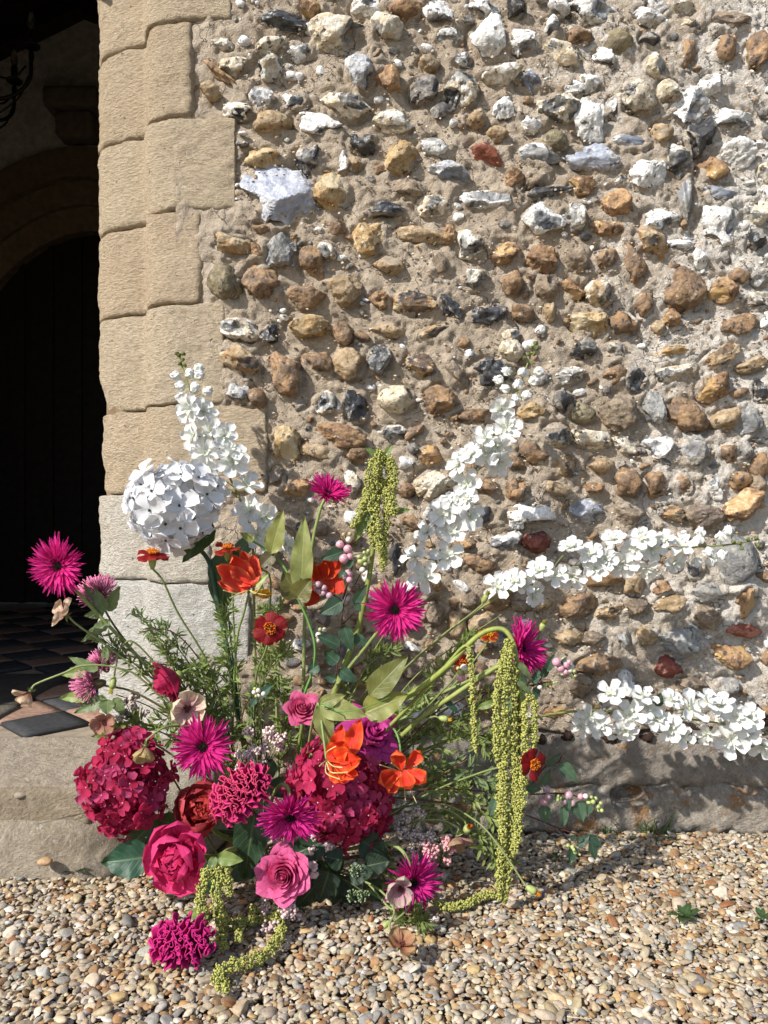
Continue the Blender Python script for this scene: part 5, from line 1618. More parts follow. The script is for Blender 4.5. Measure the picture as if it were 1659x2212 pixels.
# --- hydrangeas
WH = [(.85, .855, .87), (.83, .84, .86)]
hydrangea(375, 1090, 1.42, 92, (1.06, .9, .96), HYDW, WH, [(.87, .87, .89), (.86, .87, .89)],
          'big white mophead hydrangea in front of the pale stone door jamb', [(418, 1170, 1.46), (452, 1215, 1.48), (470, 1300, 1.48), (500, 1450, 1.47), (535, 1660, 1.46)], .42, 82, 5, TEAL,
          [((460, 1130), (400, 1212), 58, 1.45, DARK), ((500, 1185), (478, 1325), 78, 1.50, DARK), ((540, 1165), (505, 1215), 36, 1.52, (.06, .12, .085))], jit=.30, rad=(.78, 1.08))
RH = [(.46, .014, .070), (.56, .020, .095), (.38, .011, .055), (.58, .040, .15)]
RT = [(.58, .032, .12), (.64, .05, .16), (.48, .02, .085), (.68, .10, .26)]
hydrangea(275, 1692, 1.35, 92, (.88, .85, 1.16), HYD, RH, RT, 'crimson mophead hydrangea at the left end beside the stone step',
          [(330, 1760, 1.40), (420, 1790, 1.44), (520, 1800, 1.46)], .27, 190, 8, (.05, .06, .02),
          [((322, 1850), (226, 1862), 78, 1.33, (.02, .075, .045)), ((340, 1768), (272, 1838), 62, 1.37, DARK), ((400, 1790), (330, 1765), 50, 1.40, DARK)])
hydrangea(735, 1708, 1.37, 110, (1.02, .85, 1.02), HYD, RH, RT, 'crimson mophead hydrangea in the middle under the orange flame lily',
          [(690, 1790, 1.43), (640, 1830, 1.46)], .235, 230, 9, (.05, .06, .02),
          [((552, 1752), (530, 1892), 76, 1.33, DARK), ((628, 1700), (568, 1702), 44, 1.38, DARK), ((705, 1815), (615, 1852), 60, 1.33, DARK), ((780, 1815), (838, 1852), 60, 1.35, DARK), ((590, 1640), (566, 1700), 36, 1.40, DARK),
           ((560, 1850), (470, 1890), 70, 1.36, DARK), ((640, 1860), (560, 1925), 70, 1.37, DARK), ((420, 1850), (470, 1930), 60, 1.37, DARK), ((730, 1840), (690, 1900), 60, 1.38, DARK)])

# --- gerberas
gerbera(127, 1222, 1.38, 74, (-.18, -1, -.10), [(150, 1258, 1.40), (185, 1298, 1.41), (290, 1410, 1.43), (420, 1550, 1.45), (530, 1690, 1.47)], 'hot pink spider gerbera furthest left, standing out against the dark doorway', seed=1)
gerbera(708, 1068, 1.50, 56, (.30, -.55, .72), [(692, 1100, 1.50), (674, 1180, 1.50), (660, 1300, 1.49), (656, 1450, 1.48), (652, 1700, 1.47)], 'highest hot pink spider gerbera, seen from the side on a straight stem', cone=.42, seed=2)
gerbera(853, 1317, 1.40, 76, (.05, -1, .03), [(800, 1385, 1.43), (745, 1455, 1.45), (712, 1520, 1.46), (655, 1700, 1.47)], 'hot pink spider gerbera facing the viewer below the upright green amaranth', seed=3, cone=.10)
gerbera(1124, 1402, 1.45, 74, (.66, -.62, .30), [(1100, 1420, 1.46), (1030, 1462, 1.46), (900, 1530, 1.46), (720, 1690, 1.46)], 'hot pink spider gerbera turned sideways behind the arched amaranth at right', cone=.45, seed=4)
gerbera(438, 1613, 1.31, 76, (.04, -1, .10), [(452, 1640, 1.34), (490, 1690, 1.40), (545, 1760, 1.46)], 'hot pink spider gerbera facing the viewer right of the left crimson hydrangea', seed=5, cone=.12)
gerbera(627, 1762, 1.26, 78, (.05, -.85, -.42), [(626, 1730, 1.295), (622, 1702, 1.31), (606, 1696, 1.325), (588, 1725, 1.38), (575, 1800, 1.45)], 'nodding magenta spider gerbera with a bent neck over the middle hydrangea', seed=6, col=(.78, .010, .26), tip=(.88, .05, .42))
gerbera(890, 1905, 1.32, 72, (.38, -.82, .02), [(885, 1868, 1.335), (862, 1832, 1.35), (815, 1822, 1.37), (735, 1838, 1.41), (640, 1850, 1.46)], 'hot pink spider gerbera drooping over the gravel behind a pale ranunculus', seed=7, cone=.22, col=(.78, .010, .26), tip=(.88, .05, .42))

# --- peonies and roses
peony(435, 1752, 1.37, 72, (-.05, -.80, .55), [(470, 1800, 1.42), (540, 1830, 1.46)], 'coral red open peony half hidden behind the pink peony and the cockscomb', (.46, .028, .038), (.58, .075, .09), (.58, .045, .025), 3, (.25, .10, .02))
peony(380, 1853, 1.27, 82, (-.05, -1, .12), [(440, 1850, 1.36), (540, 1840, 1.46)], 'big ruffled hot pink peony low at left above the gravel', (.76, .022, .155), (.84, .06, .24), (.70, .016, .115), 4)
rose(611, 1893, 1.26, 62, (-.02, -.96, .22), [(600, 1880, 1.38), (590, 1840, 1.46)], 'large bright pink rose facing the viewer low in the middle', (.84, .085, .24), (.88, .17, .40), 2, 9, flare=.50)
rose(655, 1527, 1.40, 40, (.25, -.75, .60), [(652, 1570, 1.42), (640, 1640, 1.44), (620, 1740, 1.46)], 'small pink rose left of the striped lily leaves in the upper middle', (.78, .08, .20), (.82, .16, .34), 3, 7, flare=.5)
rose(353, 1478, 1.38, 55, (-.72, -.45, -.38), [(405, 1452, 1.41), (430, 1500, 1.43), (500, 1640, 1.46)], 'deep pink rose in side view leaning left in front of the grey jamb base', (.52, .022, .09), (.60, .045, .15), 4, 6, flare=.42, sepals=True)
rose(808, 1580, 1.40, 58, (.38, -.55, .62), [(770, 1640, 1.43), (700, 1740, 1.46)], 'magenta rose with drooping outer petals behind the orange flame lily', (.58, .020, .22), (.68, .07, .36), 5, 6, flare=.95)

# --- cockscombs
cockscomb(522, 1712, 1.29, 152, 92, 40, (-.05, -1, .25), [(545, 1770, 1.36), (560, 1830, 1.45)], 'crimson cockscomb with yellow edged folds between the gerberas', (.52, .010, .15), (.56, .06, .13), 2, 7, 6.0, .30)
c2 = ground_at(395, 2088, 0)
cockscomb(396, 2036, 1.19, 132, 72, 0, (0, -.80, .60), [(430, 2010, 1.215), (470, 1960, 1.27)], 'dark magenta cockscomb lying on the gravel at the front', (.38, .008, .11), (.46, .014, .15), 3, 6, 4.5, .55)

# --- flame lilies
b = gloriosa('orange red flame lily curled like a lantern under the white hydrangea', W(500, 1640, 1.46))
b.stem(path3([(540, 1272, 1.40), (528, 1320, 1.42), (510, 1400, 1.44), (500, 1640, 1.46)]), .0018, .0024, (.20, .27, .08))
for a, t, w_, bd, yb in (((542, 1270), (466, 1222), 62, 1.2, 1.37), ((540, 1268), (500, 1196), 58, 1.1, 1.38), ((545, 1262), (548, 1198), 44, .9, 1.41), ((538, 1272), (470, 1258), 40, .9, 1.385), ((543, 1266), (525, 1192), 46, .8, 1.43), ((546, 1268), (555, 1220), 34, .8, 1.43)):
    b.petal(a, t, w_ * .82, 1.395, (.78, .052, .030), (.88, .22, .09), 'round', bd, mat=M_FLAME, wave=.10, wf=2.2, Yb=yb, cup=.22)
for t in ((482, 1275), (496, 1292), (566, 1262), (520, 1300), (575, 1285)):
    b.stem([tuple(W(538, 1274, 1.395)), tuple(W((538 + t[0]) / 2, 1282, 1.385)), tuple(W(*t, 1.375))], .0009, .0008, (.42, .42, .16), name='stamen')
b.leaf((548, 1268), (580, 1240), 16, 1.40, PALE)

b = gloriosa('scarlet flame lily tucked behind the broad olive leaves left of the facing gerbera', W(650, 1640, 1.47))
b.stem(path3([(531, 1160, 1.46), (575, 1188, 1.45), (617, 1230, 1.44), (643, 1292, 1.43), (664, 1338, 1.43), (680, 1395, 1.43), (675, 1450, 1.44), (655, 1515, 1.45), (650, 1640, 1.47)]), .0020, .0026, (.13, .29, .07))
for a, t, w_, bd in (((684, 1284), (672, 1212), 30, .4), ((690, 1240), (738, 1214), 44, .9), ((702, 1238), (742, 1282), 42, .9), ((684, 1278), (660, 1308), 34, .4), ((688, 1250), (706, 1216), 34, .6), ((700, 1262), (716, 1290), 30, .6)):
    b.petal(a, t, w_, 1.46, (.58, .035, .012), (.64, .09, .02), 'round', bd, mat=M_FLAME, wave=.05, Yb=1.445)
for a, t, w_, c in (((650, 1278), (658, 1118), 50, (.24, .26, .085)), ((645, 1290), (612, 1238), 58, (.145, .13, .035)), ((585, 1196), (612, 1104), 42, OLIVE), ((592, 1196), (556, 1232), 34, (.09, .07, .03)), ((548, 1168), (520, 1152), 20, OLIVE)):
    b.leaf(a, t, w_, 1.435, c, fold=.10, bend=-.4, prof='leaf')
b.leaf((642, 1292), (672, 1252), 52, 1.425, (.135, .12, .03), prof='heart')

b = gloriosa('bright orange flame lily with curling stamens over the middle crimson hydrangea', W(650, 1760, 1.46))
b.stem(path3([(705, 1640, 1.27), (700, 1600, 1.28), (690, 1530, 1.31), (684, 1528, 1.33), (668, 1600, 1.40), (650, 1760, 1.46)]), .0020, .0026, (.21, .28, .09))
for a, t, w_, bd, yb in (((708, 1645), (782, 1640), 70, 1.2, 1.235), ((710, 1650), (775, 1676), 58, 1.1, 1.24), ((708, 1642), (750, 1602), 60, 1.0, 1.26), ((748, 1640), (778, 1556), 50, .5, 1.29), ((722, 1640), (738, 1568), 44, .6, 1.30), ((712, 1660), (748, 1690), 44, .9, 1.25)):
    b.petal(a, t, w_ * .84, 1.265, (.78, .042, .012), (.88, .19, .03), 'lance', bd, mat=M_FLAME, wave=.10, wf=2.2, Yb=yb, cup=.2)
for t, m_ in (((740, 1658), (720, 1655)), ((735, 1684), (705, 1670)), ((690, 1655), (698, 1648)), ((726, 1612), (706, 1625)), ((752, 1668), (715, 1668))):
    b.stem([tuple(W(706, 1643, 1.262)), tuple(W(*m_, 1.235)), tuple(W(*t, 1.222))], .0010, .0009, (.50, .46, .17), name='stamen')
for a, t, w_, c in (((688, 1524), (790, 1546), 50, (.28, .30, .10)), ((692, 1524), (712, 1614), 44, (.22, .235, .075)), ((786, 1540), (878, 1502), 64, (.20, .21, .045)), ((798, 1502), (880, 1418), 56, (.16, .17, .045)), ((690, 1522), (745, 1502), 30, OLIVE)):
    b.leaf(a, t, w_, 1.30 if a[0] < 780 else 1.36, c, fold=.08, bend=-.5)
b.stem(path3([(692, 1520, 1.29), (715, 1525, 1.275), (730, 1538, 1.275), (790, 1528, 1.275), (842, 1506, 1.29)]), .0012, .0006, (.10, .27, .05), name='tendril')

b = gloriosa('orange flame lily with twisted separate petals right of the middle crimson hydrangea', W(700, 1780, 1.46))
b.stem(path3([(868, 1660, 1.33), (862, 1600, 1.34), (845, 1572, 1.37), (820, 1600, 1.41), (700, 1780, 1.46)]), .0018, .0024, (.14, .25, .07))
for a, t, w_, bd, yb in (((862, 1668), (818, 1690), 52, .6, 1.295), ((868, 1664), (858, 1620), 44, .7, 1.31), ((872, 1664), (886, 1706), 46, .5, 1.29), ((880, 1662), (920, 1690), 46, .6, 1.30), ((878, 1660), (908, 1622), 40, .7, 1.32), ((864, 1666), (838, 1712), 38, .5, 1.29)):
    b.petal(a, t, w_, 1.32, (.78, .052, .024), (.86, .20, .05), 'obov', bd, mat=M_FLAME, wave=.06, wf=1.6, Yb=yb, nrm=(random.uniform(-.5, .5), -1, random.uniform(-.3, .5)), cup=.3)
for t in ((845, 1648), (900, 1735), (876, 1730), (820, 1652)):
    b.stem([tuple(W(870, 1668, 1.33)), tuple(W(*t, 1.30))], .0009, .0008, (.45, .42, .16), name='stamen')

# --- marigolds and buds
DR, DT = (.22, .004, .007), (.25, .006, .007)
marigold(330, 1196, 1.36, 36, (.12, -.30, .95), [(352, 1255, 1.37), (385, 1325, 1.39), (450, 1435, 1.42), (510, 1600, 1.45)], 'red marigold on a long bare stem just below left of the white hydrangea', DR, (.36, .03, .008), 6, 1)
marigold(492, 1184, 1.39, 30, (.10, -.32, .94), [(500, 1230, 1.42), (508, 1400, 1.44), (530, 1640, 1.46)], 'rusty red marigold peeping out above the orange lantern shaped lily', (.22, .010, .006), (.42, .06, .01), 6, 2)
marigold(584, 1358, 1.39, 38, (.04, -1, .18), [(572, 1410, 1.41), (552, 1470, 1.43), (545, 1640, 1.46)], 'dark red marigold with an orange centre facing the viewer, left of the olive leaves', DR, DT, 6, 3)
marigold(1152, 1651, 1.32, 36, (.55, -.85, .12), [(1128, 1648, 1.33), (1090, 1655, 1.34), (1030, 1672, 1.36), (930, 1712, 1.40), (760, 1800, 1.45)], 'dark red marigold at far right beside the hanging amaranth', DR, DT, 6, 4)
marigold(998, 1434, 1.42, 24, (.40, -.80, .30), [(985, 1460, 1.43), (930, 1520, 1.44), (800, 1660, 1.46)], 'small dark red marigold under the arched amaranth stem', DR, DT, 5, 5)
marigold(1056, 1372, 1.46, 24, (.15, -.55, .80), [(1045, 1400, 1.46), (980, 1480, 1.46), (820, 1650, 1.47)], 'red and yellow marigold half hidden behind the top of the amaranth arch', (.30, .02, .008), (.62, .30, .02), 5, 6, tuft=(.70, .32, .01))
marigold(566, 1284, 1.40, 23, (.12, -.5, -.85), [(560, 1254, 1.41), (565, 1232, 1.42), (585, 1260, 1.44), (575, 1420, 1.46)], 'small yellow marigold hanging upside down right of the lantern shaped lily', (.66, .30, .015), (.74, .44, .04), 6, 7, tuft=(.7, .34, .01))
bud(1152, 1924, 1.26, 30, 17, (.85, -.3, -.42), [(1130, 1905, 1.27), (1085, 1838, 1.30), (1030, 1775, 1.34), (940, 1735, 1.40), (800, 1760, 1.45)], 'yellow orange bud on a long brown stem lying just above the gravel at right', (.62, .26, .02), (.50, .10, .01), 1)
bud(962, 1553, 1.38, 26, 14, (.9, -.3, -.1), [(930, 1550, 1.39), (860, 1580, 1.42), (760, 1700, 1.46)], 'yellow bud pointing right just below the broad olive lily leaf', (.60, .36, .04), (.62, .30, .02), 2)
bud(243, 1480, 1.40, 34, 15, (-.1, -.3, -.95), [(250, 1440, 1.40), (262, 1400, 1.41), (300, 1395, 1.42), (420, 1540, 1.45)], 'yellow green bud hanging down beside the lower left pincushion flower', (.42, .40, .05), (.50, .46, .08), 3)
bud(1010, 1790, 1.36, 24, 18, (.3, -.6, .7), [(1000, 1770, 1.37), (940, 1745, 1.40), (800, 1770, 1.45)], 'small orange bud opening above the drooping peach bloom at right', (.50, .12, .01), (.62, .20, .01), 4)
bud(1172, 1352, 1.47, 26, 14, (.35, -.2, .9), [(1160, 1385, 1.47), (1130, 1440, 1.47), (900, 1560, 1.47)], 'green bud beside the sideways gerbera at right', (.26, .27, .06), (.36, .20, .04), 5)
bud(1049, 1290, 1.47, 28, 13, (.45, -.2, .85), [(1035, 1312, 1.47), (960, 1372, 1.47), (840, 1480, 1.47), (700, 1680, 1.47)], 'slim yellow green bud under the first bloom of the upper level delphinium', (.30, .30, .07), (.42, .36, .08), 6)

# --- butterfly ranunculus
ranunculus(140, 1330, 1.36, 40, (-.75, -.5, .42), [(170, 1352, 1.37), (240, 1402, 1.40), (330, 1480, 1.42), (500, 1660, 1.46)], 'peach and pink ranunculus in side view below the leftmost gerbera', 1, miss=(2,))
ranunculus(64, 1496, 1.34, 34, (-.25, -.55, -.70), [(79, 1477, 1.35), (137, 1454, 1.36), (180, 1438, 1.37), (250, 1442, 1.39), (317, 1477, 1.41), (480, 1650, 1.46)], 'withered cream ranunculus furthest left, hanging in front of the floor tiles', 2, npet=5, open_=.6, col=(.36, .13, .07), miss=(1,))
ranunculus(404, 1530, 1.33, 46, (.25, -.95, .12), [(425, 1565, 1.36), (480, 1650, 1.42), (540, 1740, 1.46)], 'cream ranunculus with a dusky centre above the gerbera in the left middle', 3, npet=6, open_=.35, tip=(.84, .74, .54), col=(.60, .26, .32))
ranunculus(225, 1560, 1.35, 30, (.05, -1, .1), [(262, 1575, 1.38), (340, 1610, 1.42), (500, 1720, 1.46)], 'dusty peach ranunculus at the top left of the left crimson hydrangea', 4, npet=5, col=(.38, .12, .12), tip=(.50, .30, .19))
ranunculus(314, 1614, 1.26, 36, (.12, -.62, -.62), [(322, 1594, 1.27), (368, 1569, 1.30), (440, 1590, 1.38), (540, 1720, 1.46)], 'wilted yellow ranunculus resting on top of the left crimson hydrangea', 5, npet=5, open_=.5, col=(.42, .20, .14), tip=(.56, .45, .20))
ranunculus(866, 1918, 1.25, 40, (-.05, -.95, -.15), [(858, 1955, 1.29), (840, 1960, 1.31), (790, 1905, 1.36), (720, 1870, 1.42), (640, 1860, 1.46)], 'pale ranunculus with a mauve middle in front of the drooping gerbera', 6, npet=6, open_=.3, col=(.50, .20, .32), tip=(.62, .52, .42))
ranunculus(868, 2042, 1.185, 38, (.05, -.35, .93), [(850, 2034, 1.20), (841, 2000, 1.22), (850, 1962, 1.26), (800, 1910, 1.34), (660, 1860, 1.45)], 'fallen tan ranunculus lying on the gravel below the drooping gerbera', 7, npet=5, open_=.4, col=(.36, .13, .08), tip=(.50, .33, .17))
ranunculus(990, 1808, 1.37, 36, (.05, -.5, -.80), [(985, 1785, 1.38), (930, 1770, 1.41), (800, 1790, 1.45)], 'drooping pink and tan ranunculus above the gravel at right', 8, npet=4, open_=.4, col=(.55, .25, .26), tip=(.46, .32, .18))

# --- dusky pincushion flowers
pincushion([(215, 1284, 1.46, 38, (-.2, -.5, .85))], [(222, 1310, 1.46), (260, 1370, 1.46), (380, 1520, 1.46), (520, 1690, 1.47)], 'dusky mauve pincushion flower just behind the neck of the leftmost gerbera',
           [((226, 1322), (182, 1262), 26, 1.43, SAGE), ((228, 1322), (206, 1272), 26, 1.42, SAGE), ((234, 1320), (260, 1268), 30, 1.43, SAGE), ((226, 1325), (184, 1330), 22, 1.43, SAGE), ((236, 1392), (222, 1440), 20, 1.41, SAGE), ((240, 1340), (180, 1385), 26, 1.42, SAGE)], 1)
pincushion([(224, 1432, 1.43, 29, (-.15, -.5, .85)), (196, 1482, 1.40, 36, (-.80, -.5, -.15))], [(222, 1480, 1.41), (300, 1500, 1.42), (420, 1580, 1.44), (540, 1720, 1.46)], 'pair of dusky pink pincushion heads over the threshold tiles',
           [((212, 1448), (150, 1420), 22, 1.39, SAGE), ((190, 1448), (135, 1458), 28, 1.39, GREEN), ((232, 1508), (164, 1540), 30, 1.38, SAGE), ((232, 1510), (232, 1542), 34, 1.37, SAGE), ((200, 1502), (130, 1508), 28, 1.38, GREEN), ((246, 1508), (268, 1540), 26, 1.39, SAGE), ((226, 1515), (196, 1520), 22, 1.39, SAGE)], 2)

# --- hanging amaranth
b = Bloom('green_amaranth', 'upright green amaranth with short hanging tassels in front of the flint wall', 'amaranth', W(640, 1740, 1.47), 'hanging green amaranth')
b.stem(path3([(826, 985, 1.46), (820, 1060, 1.45), (808, 1170, 1.45), (795, 1260, 1.45), (770, 1370, 1.46), (725, 1490, 1.46), (640, 1740, 1.47)]), .003, .0072, (.21, .25, .06))
for k, pts in enumerate(([(825, 985), (806, 1000), (795, 1050), (800, 1105)], [(826, 980), (840, 1000), (845, 1060), (842, 1110)], [(820, 1020), (808, 1060), (815, 1130), (822, 1200)], [(822, 1030), (835, 1090), (832, 1150), (826, 1235)],
                         [(815, 1040), (790, 1070), (782, 1100), (760, 1140)], [(828, 1040), (848, 1080), (852, 1115)], [(812, 1080), (800, 1130), (806, 1180)], [(824, 975), (818, 985), (812, 1030)], [(838, 990), (850, 1010), (852, 1055)], [(815, 1150), (828, 1190), (826, 1220)])):
    tassel(b, path3(pts, 1.445, 1.43 - .006 * (k % 3)), .0112, .0085, 1.5, k + 1)
for a, t, w_ in (((800, 1095), (768, 1168), 30), ((838, 1108), (885, 1102), 18), ((815, 985), (788, 968), 14), ((835, 980), (846, 962), 14), ((845, 1010), (853, 1040), 12)):
    b.leaf(a, t, w_, 1.44, (.15, .22, .055))
b = Bloom('green_amaranth', 'tall arched green amaranth whose long tassels hang down to the gravel at right', 'amaranth', W(700, 1680, 1.46), 'hanging green amaranth')
b.stem(path3([(1128, 1600, 1.345), (1130, 1545, 1.345), (1122, 1480, 1.345), (1115, 1415, 1.35), (1100, 1372, 1.36), (1075, 1358, 1.37), (1030, 1376, 1.38), (960, 1445, 1.39), (880, 1505, 1.41), (800, 1545, 1.43), (700, 1680, 1.46)]), .0035, .0058, (.24, .28, .06))
for k, (pts, ra) in enumerate((([(1098, 1385), (1085, 1430), (1073, 1500), (1072, 1580), (1074, 1642)], .0085), ([(1104, 1395), (1092, 1480), (1090, 1600), (1088, 1720), (1084, 1830), (1078, 1945)], .0105), ([(1110, 1430), (1108, 1560), (1112, 1680), (1108, 1780), (1096, 1880), (1090, 1952)], .0115),
                               ([(1132, 1530), (1135, 1600), (1130, 1680), (1128, 1745)], .0095), ([(1136, 1500), (1152, 1510), (1155, 1560), (1152, 1618)], .0080), ([(1098, 1380), (1100, 1400), (1096, 1450)], .0090), ([(1110, 1640), (1118, 1720), (1120, 1790), (1108, 1850)], .0100), ([(1080, 1560), (1084, 1660), (1080, 1740), (1092, 1820)], .0085), ([(1140, 1510), (1130, 1530), (1128, 1545)], .0070))):
    tassel(b, path3(pts, 1.335 - .006 * (k % 2), 1.325 + .006 * (k % 3)), ra * .86, ra * .86, 1.5, 20 + k, lump=1.2)
for a, t, w_ in (((1118, 1430), (1148, 1468), 16), ((1116, 1470), (1148, 1500), 14), ((1095, 1500), (1100, 1560), 16)):
    b.leaf(a, t, w_, 1.33, SAGE)
b = Bloom('green_amaranth', 'slender amaranth with one thin tassel hanging left of the long ones', 'amaranth', W(720, 1690, 1.46), 'hanging green amaranth')
b.stem(path3([(1020, 1420, 1.37), (1012, 1398, 1.375), (995, 1402, 1.38), (940, 1465, 1.40), (860, 1550, 1.43), (720, 1690, 1.46)]), .0020, .0040, (.24, .28, .07))
tassel(b, path3([(1012, 1400), (1020, 1450), (1022, 1520), (1026, 1600), (1028, 1625)], 1.37, 1.36), .0070, .0055, 1.1, 40)
b.leaf((1030, 1530), (1110, 1505), 16, 1.35, GREEN)
b = Bloom('green_amaranth', 'thick pale amaranth stem running up right beside the arched one to the sideways gerbera', 'amaranth', W(760, 1690, 1.46), 'hanging green amaranth')
b.stem(path3([(1112, 1440, 1.37), (1085, 1436, 1.38), (1040, 1462, 1.39), (980, 1502, 1.40), (900, 1560, 1.43), (760, 1690, 1.46)]), .0040, .0046, (.26, .30, .08))
tassel(b, path3([(1112, 1440), (1120, 1500), (1118, 1620), (1112, 1700)], 1.355, 1.35), .0075, .006, 1.1, 41)
b = Bloom('green_amaranth', 'green amaranth trailing from the pink peony down over the gravel at the front', 'amaranth', W(560, 1850, 1.44), 'hanging green amaranth')
b.stem(path3([(455, 1900, 1.245), (470, 1862, 1.25), (490, 1838, 1.28), (520, 1835, 1.34), (560, 1850, 1.44)]), .0030, .0042, (.27, .31, .09))
g_ = lambda px, py, z=.018: tuple(ground_at(px, py, z))
for k, (pts, ra) in enumerate((([tuple(W(470, 1860, 1.245)), tuple(W(445, 1890, 1.235)), tuple(W(432, 1940, 1.225)), tuple(W(440, 1985, 1.215))], .0085), ([tuple(W(475, 1865, 1.24)), tuple(W(468, 1915, 1.23)), tuple(W(470, 1960, 1.22)), g_(485, 2000)], .0095),
                               ([tuple(W(480, 1855, 1.24)), tuple(W(490, 1890, 1.235)), tuple(W(497, 1935, 1.23))], .0075), ([g_(475, 2000), g_(520, 1992), g_(570, 1986), g_(606, 1996), g_(602, 2024), g_(585, 2050), g_(556, 2075)], .0082), ([g_(570, 2062), g_(535, 2078), g_(500, 2088), g_(476, 2098), g_(474, 2118), g_(492, 2138)], .0098),
                               ([g_(540, 1994, .02), g_(545, 1978, .025), g_(552, 1960, .03)], .0070), ([g_(590, 1990, .02), g_(600, 1972, .03), g_(604, 1960, .035)], .007), ([g_(520, 1995), g_(515, 2018), g_(518, 2032)], .0065), ([g_(480, 2005), g_(478, 2030), g_(484, 2048)], .0070))):
    tassel(b, pts, ra * 1.32, ra * 1.1, 1.7, 50 + k)
for a, t, w_, c in (((470, 1852), (524, 1858), 30, GREEN), ((466, 1850), (452, 1880), 20, SAGE), ((455, 1975), (400, 1968), 26, GREEN), ((455, 1978), (440, 1992), 16, GREEN)):
    b.leaf(a, t, w_, 1.235, c)
b = Bloom('green_amaranth', 'short green amaranth tassel lying curved on the gravel right of the drooping gerbera', 'amaranth', tuple(ground_at(1068, 1938, .012)), 'hanging green amaranth')
tassel(b, [g_(1072, 1930, .02), g_(1040, 1936, .016), g_(1005, 1954, .015), g_(965, 1958, .015), g_(935, 1944, .02)], .0098, .0075, 1.9, 70, lump=.4)

# --- snowberries
snowberry('snowberry sprig with pink and green berries and dark leaves left of the facing gerbera', [[(700, 1390), (655, 1480), (600, 1560), (582, 1640), (570, 1800), (545, 2000), (500, 2300), (420, 2500)], [(600, 1180), (598, 1240), (640, 1350), (610, 1480), (582, 1570)], [(410, 1480), (470, 1520), (540, 1550), (580, 1580)], [(660, 1640), (600, 1700), (575, 1720)]],
          [(565, 1240, 24, BP), (612, 1266, 25, BP), (590, 1325, 28, BP), (625, 1312, 20, BP), (617, 1210, 18, BW), (625, 1176, 13, (.45, .40, .24)), (588, 1180, 12, (.40, .36, .2)), (615, 1415, 26, BP), (622, 1452, 18, BP), (592, 1436, 14, BM), (690, 1340, 20, BG), (716, 1326, 16, BG), (726, 1300, 14, BG), (736, 1278, 12, BG), (700, 1392, 18, BW), (680, 1314, 13, BG), (718, 1358, 12, BG), (712, 1288, 11, BG),
           (435, 1480, 20, BM), (470, 1500, 18, BM), (410, 1476, 16, BM), (440, 1520, 18, BM), (466, 1532, 16, BM), (502, 1546, 20, BM), (420, 1510, 14, BM), (480, 1530, 14, BM), (436, 1785, 20, BW), (430, 1815, 18, BW), (472, 1752, 14, BW), (446, 1750, 12, BG)],
          [((600, 1275), (455, 1325), 85), ((640, 1330), (610, 1390), 50), ((578, 1580), (450, 1655), 105), ((590, 1725), (640, 1870), 95), ((650, 1600), (725, 1480), 62), ((660, 1590), (690, 1640), 50), ((560, 1850), (430, 1790), 80), ((552, 1950), (468, 1880), 90), ((640, 1790), (735, 1840), 70), ((560, 1990), (660, 2060), 80), ((545, 2050), (470, 2020), 60), ((440, 1960), (370, 2010), 70), ((600, 1400), (560, 1440), 50)], 1.44, ZE, 1)
snowberry('snowberry sprig with pink berries beside the sideways gerbera at right', [[(390, 1950), (340, 2000), (250, 2080), (100, 2120), (-160, 2160), (-500, 2400)], [(400, 2068), (330, 2066), (250, 2085), (180, 2098)], [(500, 2025), (450, 1985), (400, 1960)]],
          [(390, 1945, 25, BP), (415, 1982, 22, BP), (450, 1962, 20, BP), (465, 1945, 13, BP), (482, 1972, 15, BW), (446, 2006, 15, BP), (472, 1995, 14, BW), (470, 2022, 10, BG), (497, 2000, 9, BG), (485, 2036, 9, BG), (502, 2028, 8, BG), (290, 2097, 14, BW), (230, 2098, 12, BG), (320, 2084, 13, BG), (340, 2078, 11, BG), (358, 2074, 10, BG), (375, 2070, 9, BG), (390, 2066, 7, BG), (215, 1990, 12, BP)],
          [((330, 2000), (375, 1900), 48), ((300, 2040), (350, 1940), 50), ((250, 2070), (290, 1990), 50), ((268, 2090), (262, 2175), 52), ((210, 2075), (150, 2010), 40), ((420, 1960), (450, 1915), 30), ((180, 2100), (140, 2180), 60), ((60, 2100), (20, 2170), 60), ((90, 2130), (60, 2030), 50)], 1.43, ZF, 2)
snowberry('snowberry sprig with mauve and green berries in front of the lichened plinth', [[(655, 910), (600, 865), (520, 846), (400, 826), (240, 832), (60, 824), (-300, 800), (-700, 820)], [(420, 600), (400, 640), (330, 660), (250, 760), (190, 830)]],
          [(330, 802, 22, BM), (310, 878, 26, BP), (338, 846, 20, BM), (395, 865, 14, BG), (416, 856, 12, BG), (402, 845, 10, BG), (462, 838, 26, BM), (485, 886, 18, BM), (436, 880, 16, BM), (535, 846, 18, BP), (565, 844, 15, BW), (585, 880, 16, BG), (610, 878, 14, BG), (625, 858, 12, BG), (640, 906, 14, BG), (655, 886, 11, BG), (662, 930, 11, BG), (640, 930, 10, BG), (600, 850, 10, BG)],
          [((205, 800), (300, 800), 52), ((305, 780), (352, 682), 48), ((318, 895), (325, 1000), 80), ((440, 850), (470, 925), 56), ((430, 900), (430, 1022), 58), ((520, 870), (545, 990), 75), ((592, 890), (575, 955), 52), ((410, 640), (510, 752), 82), ((330, 660), (415, 585), 42), ((480, 900), (490, 950), 40), ((190, 900), (160, 950), 44), ((30, 860), (-10, 960), 60)], 1.38, ZI, 3, (.065, .12, .075))
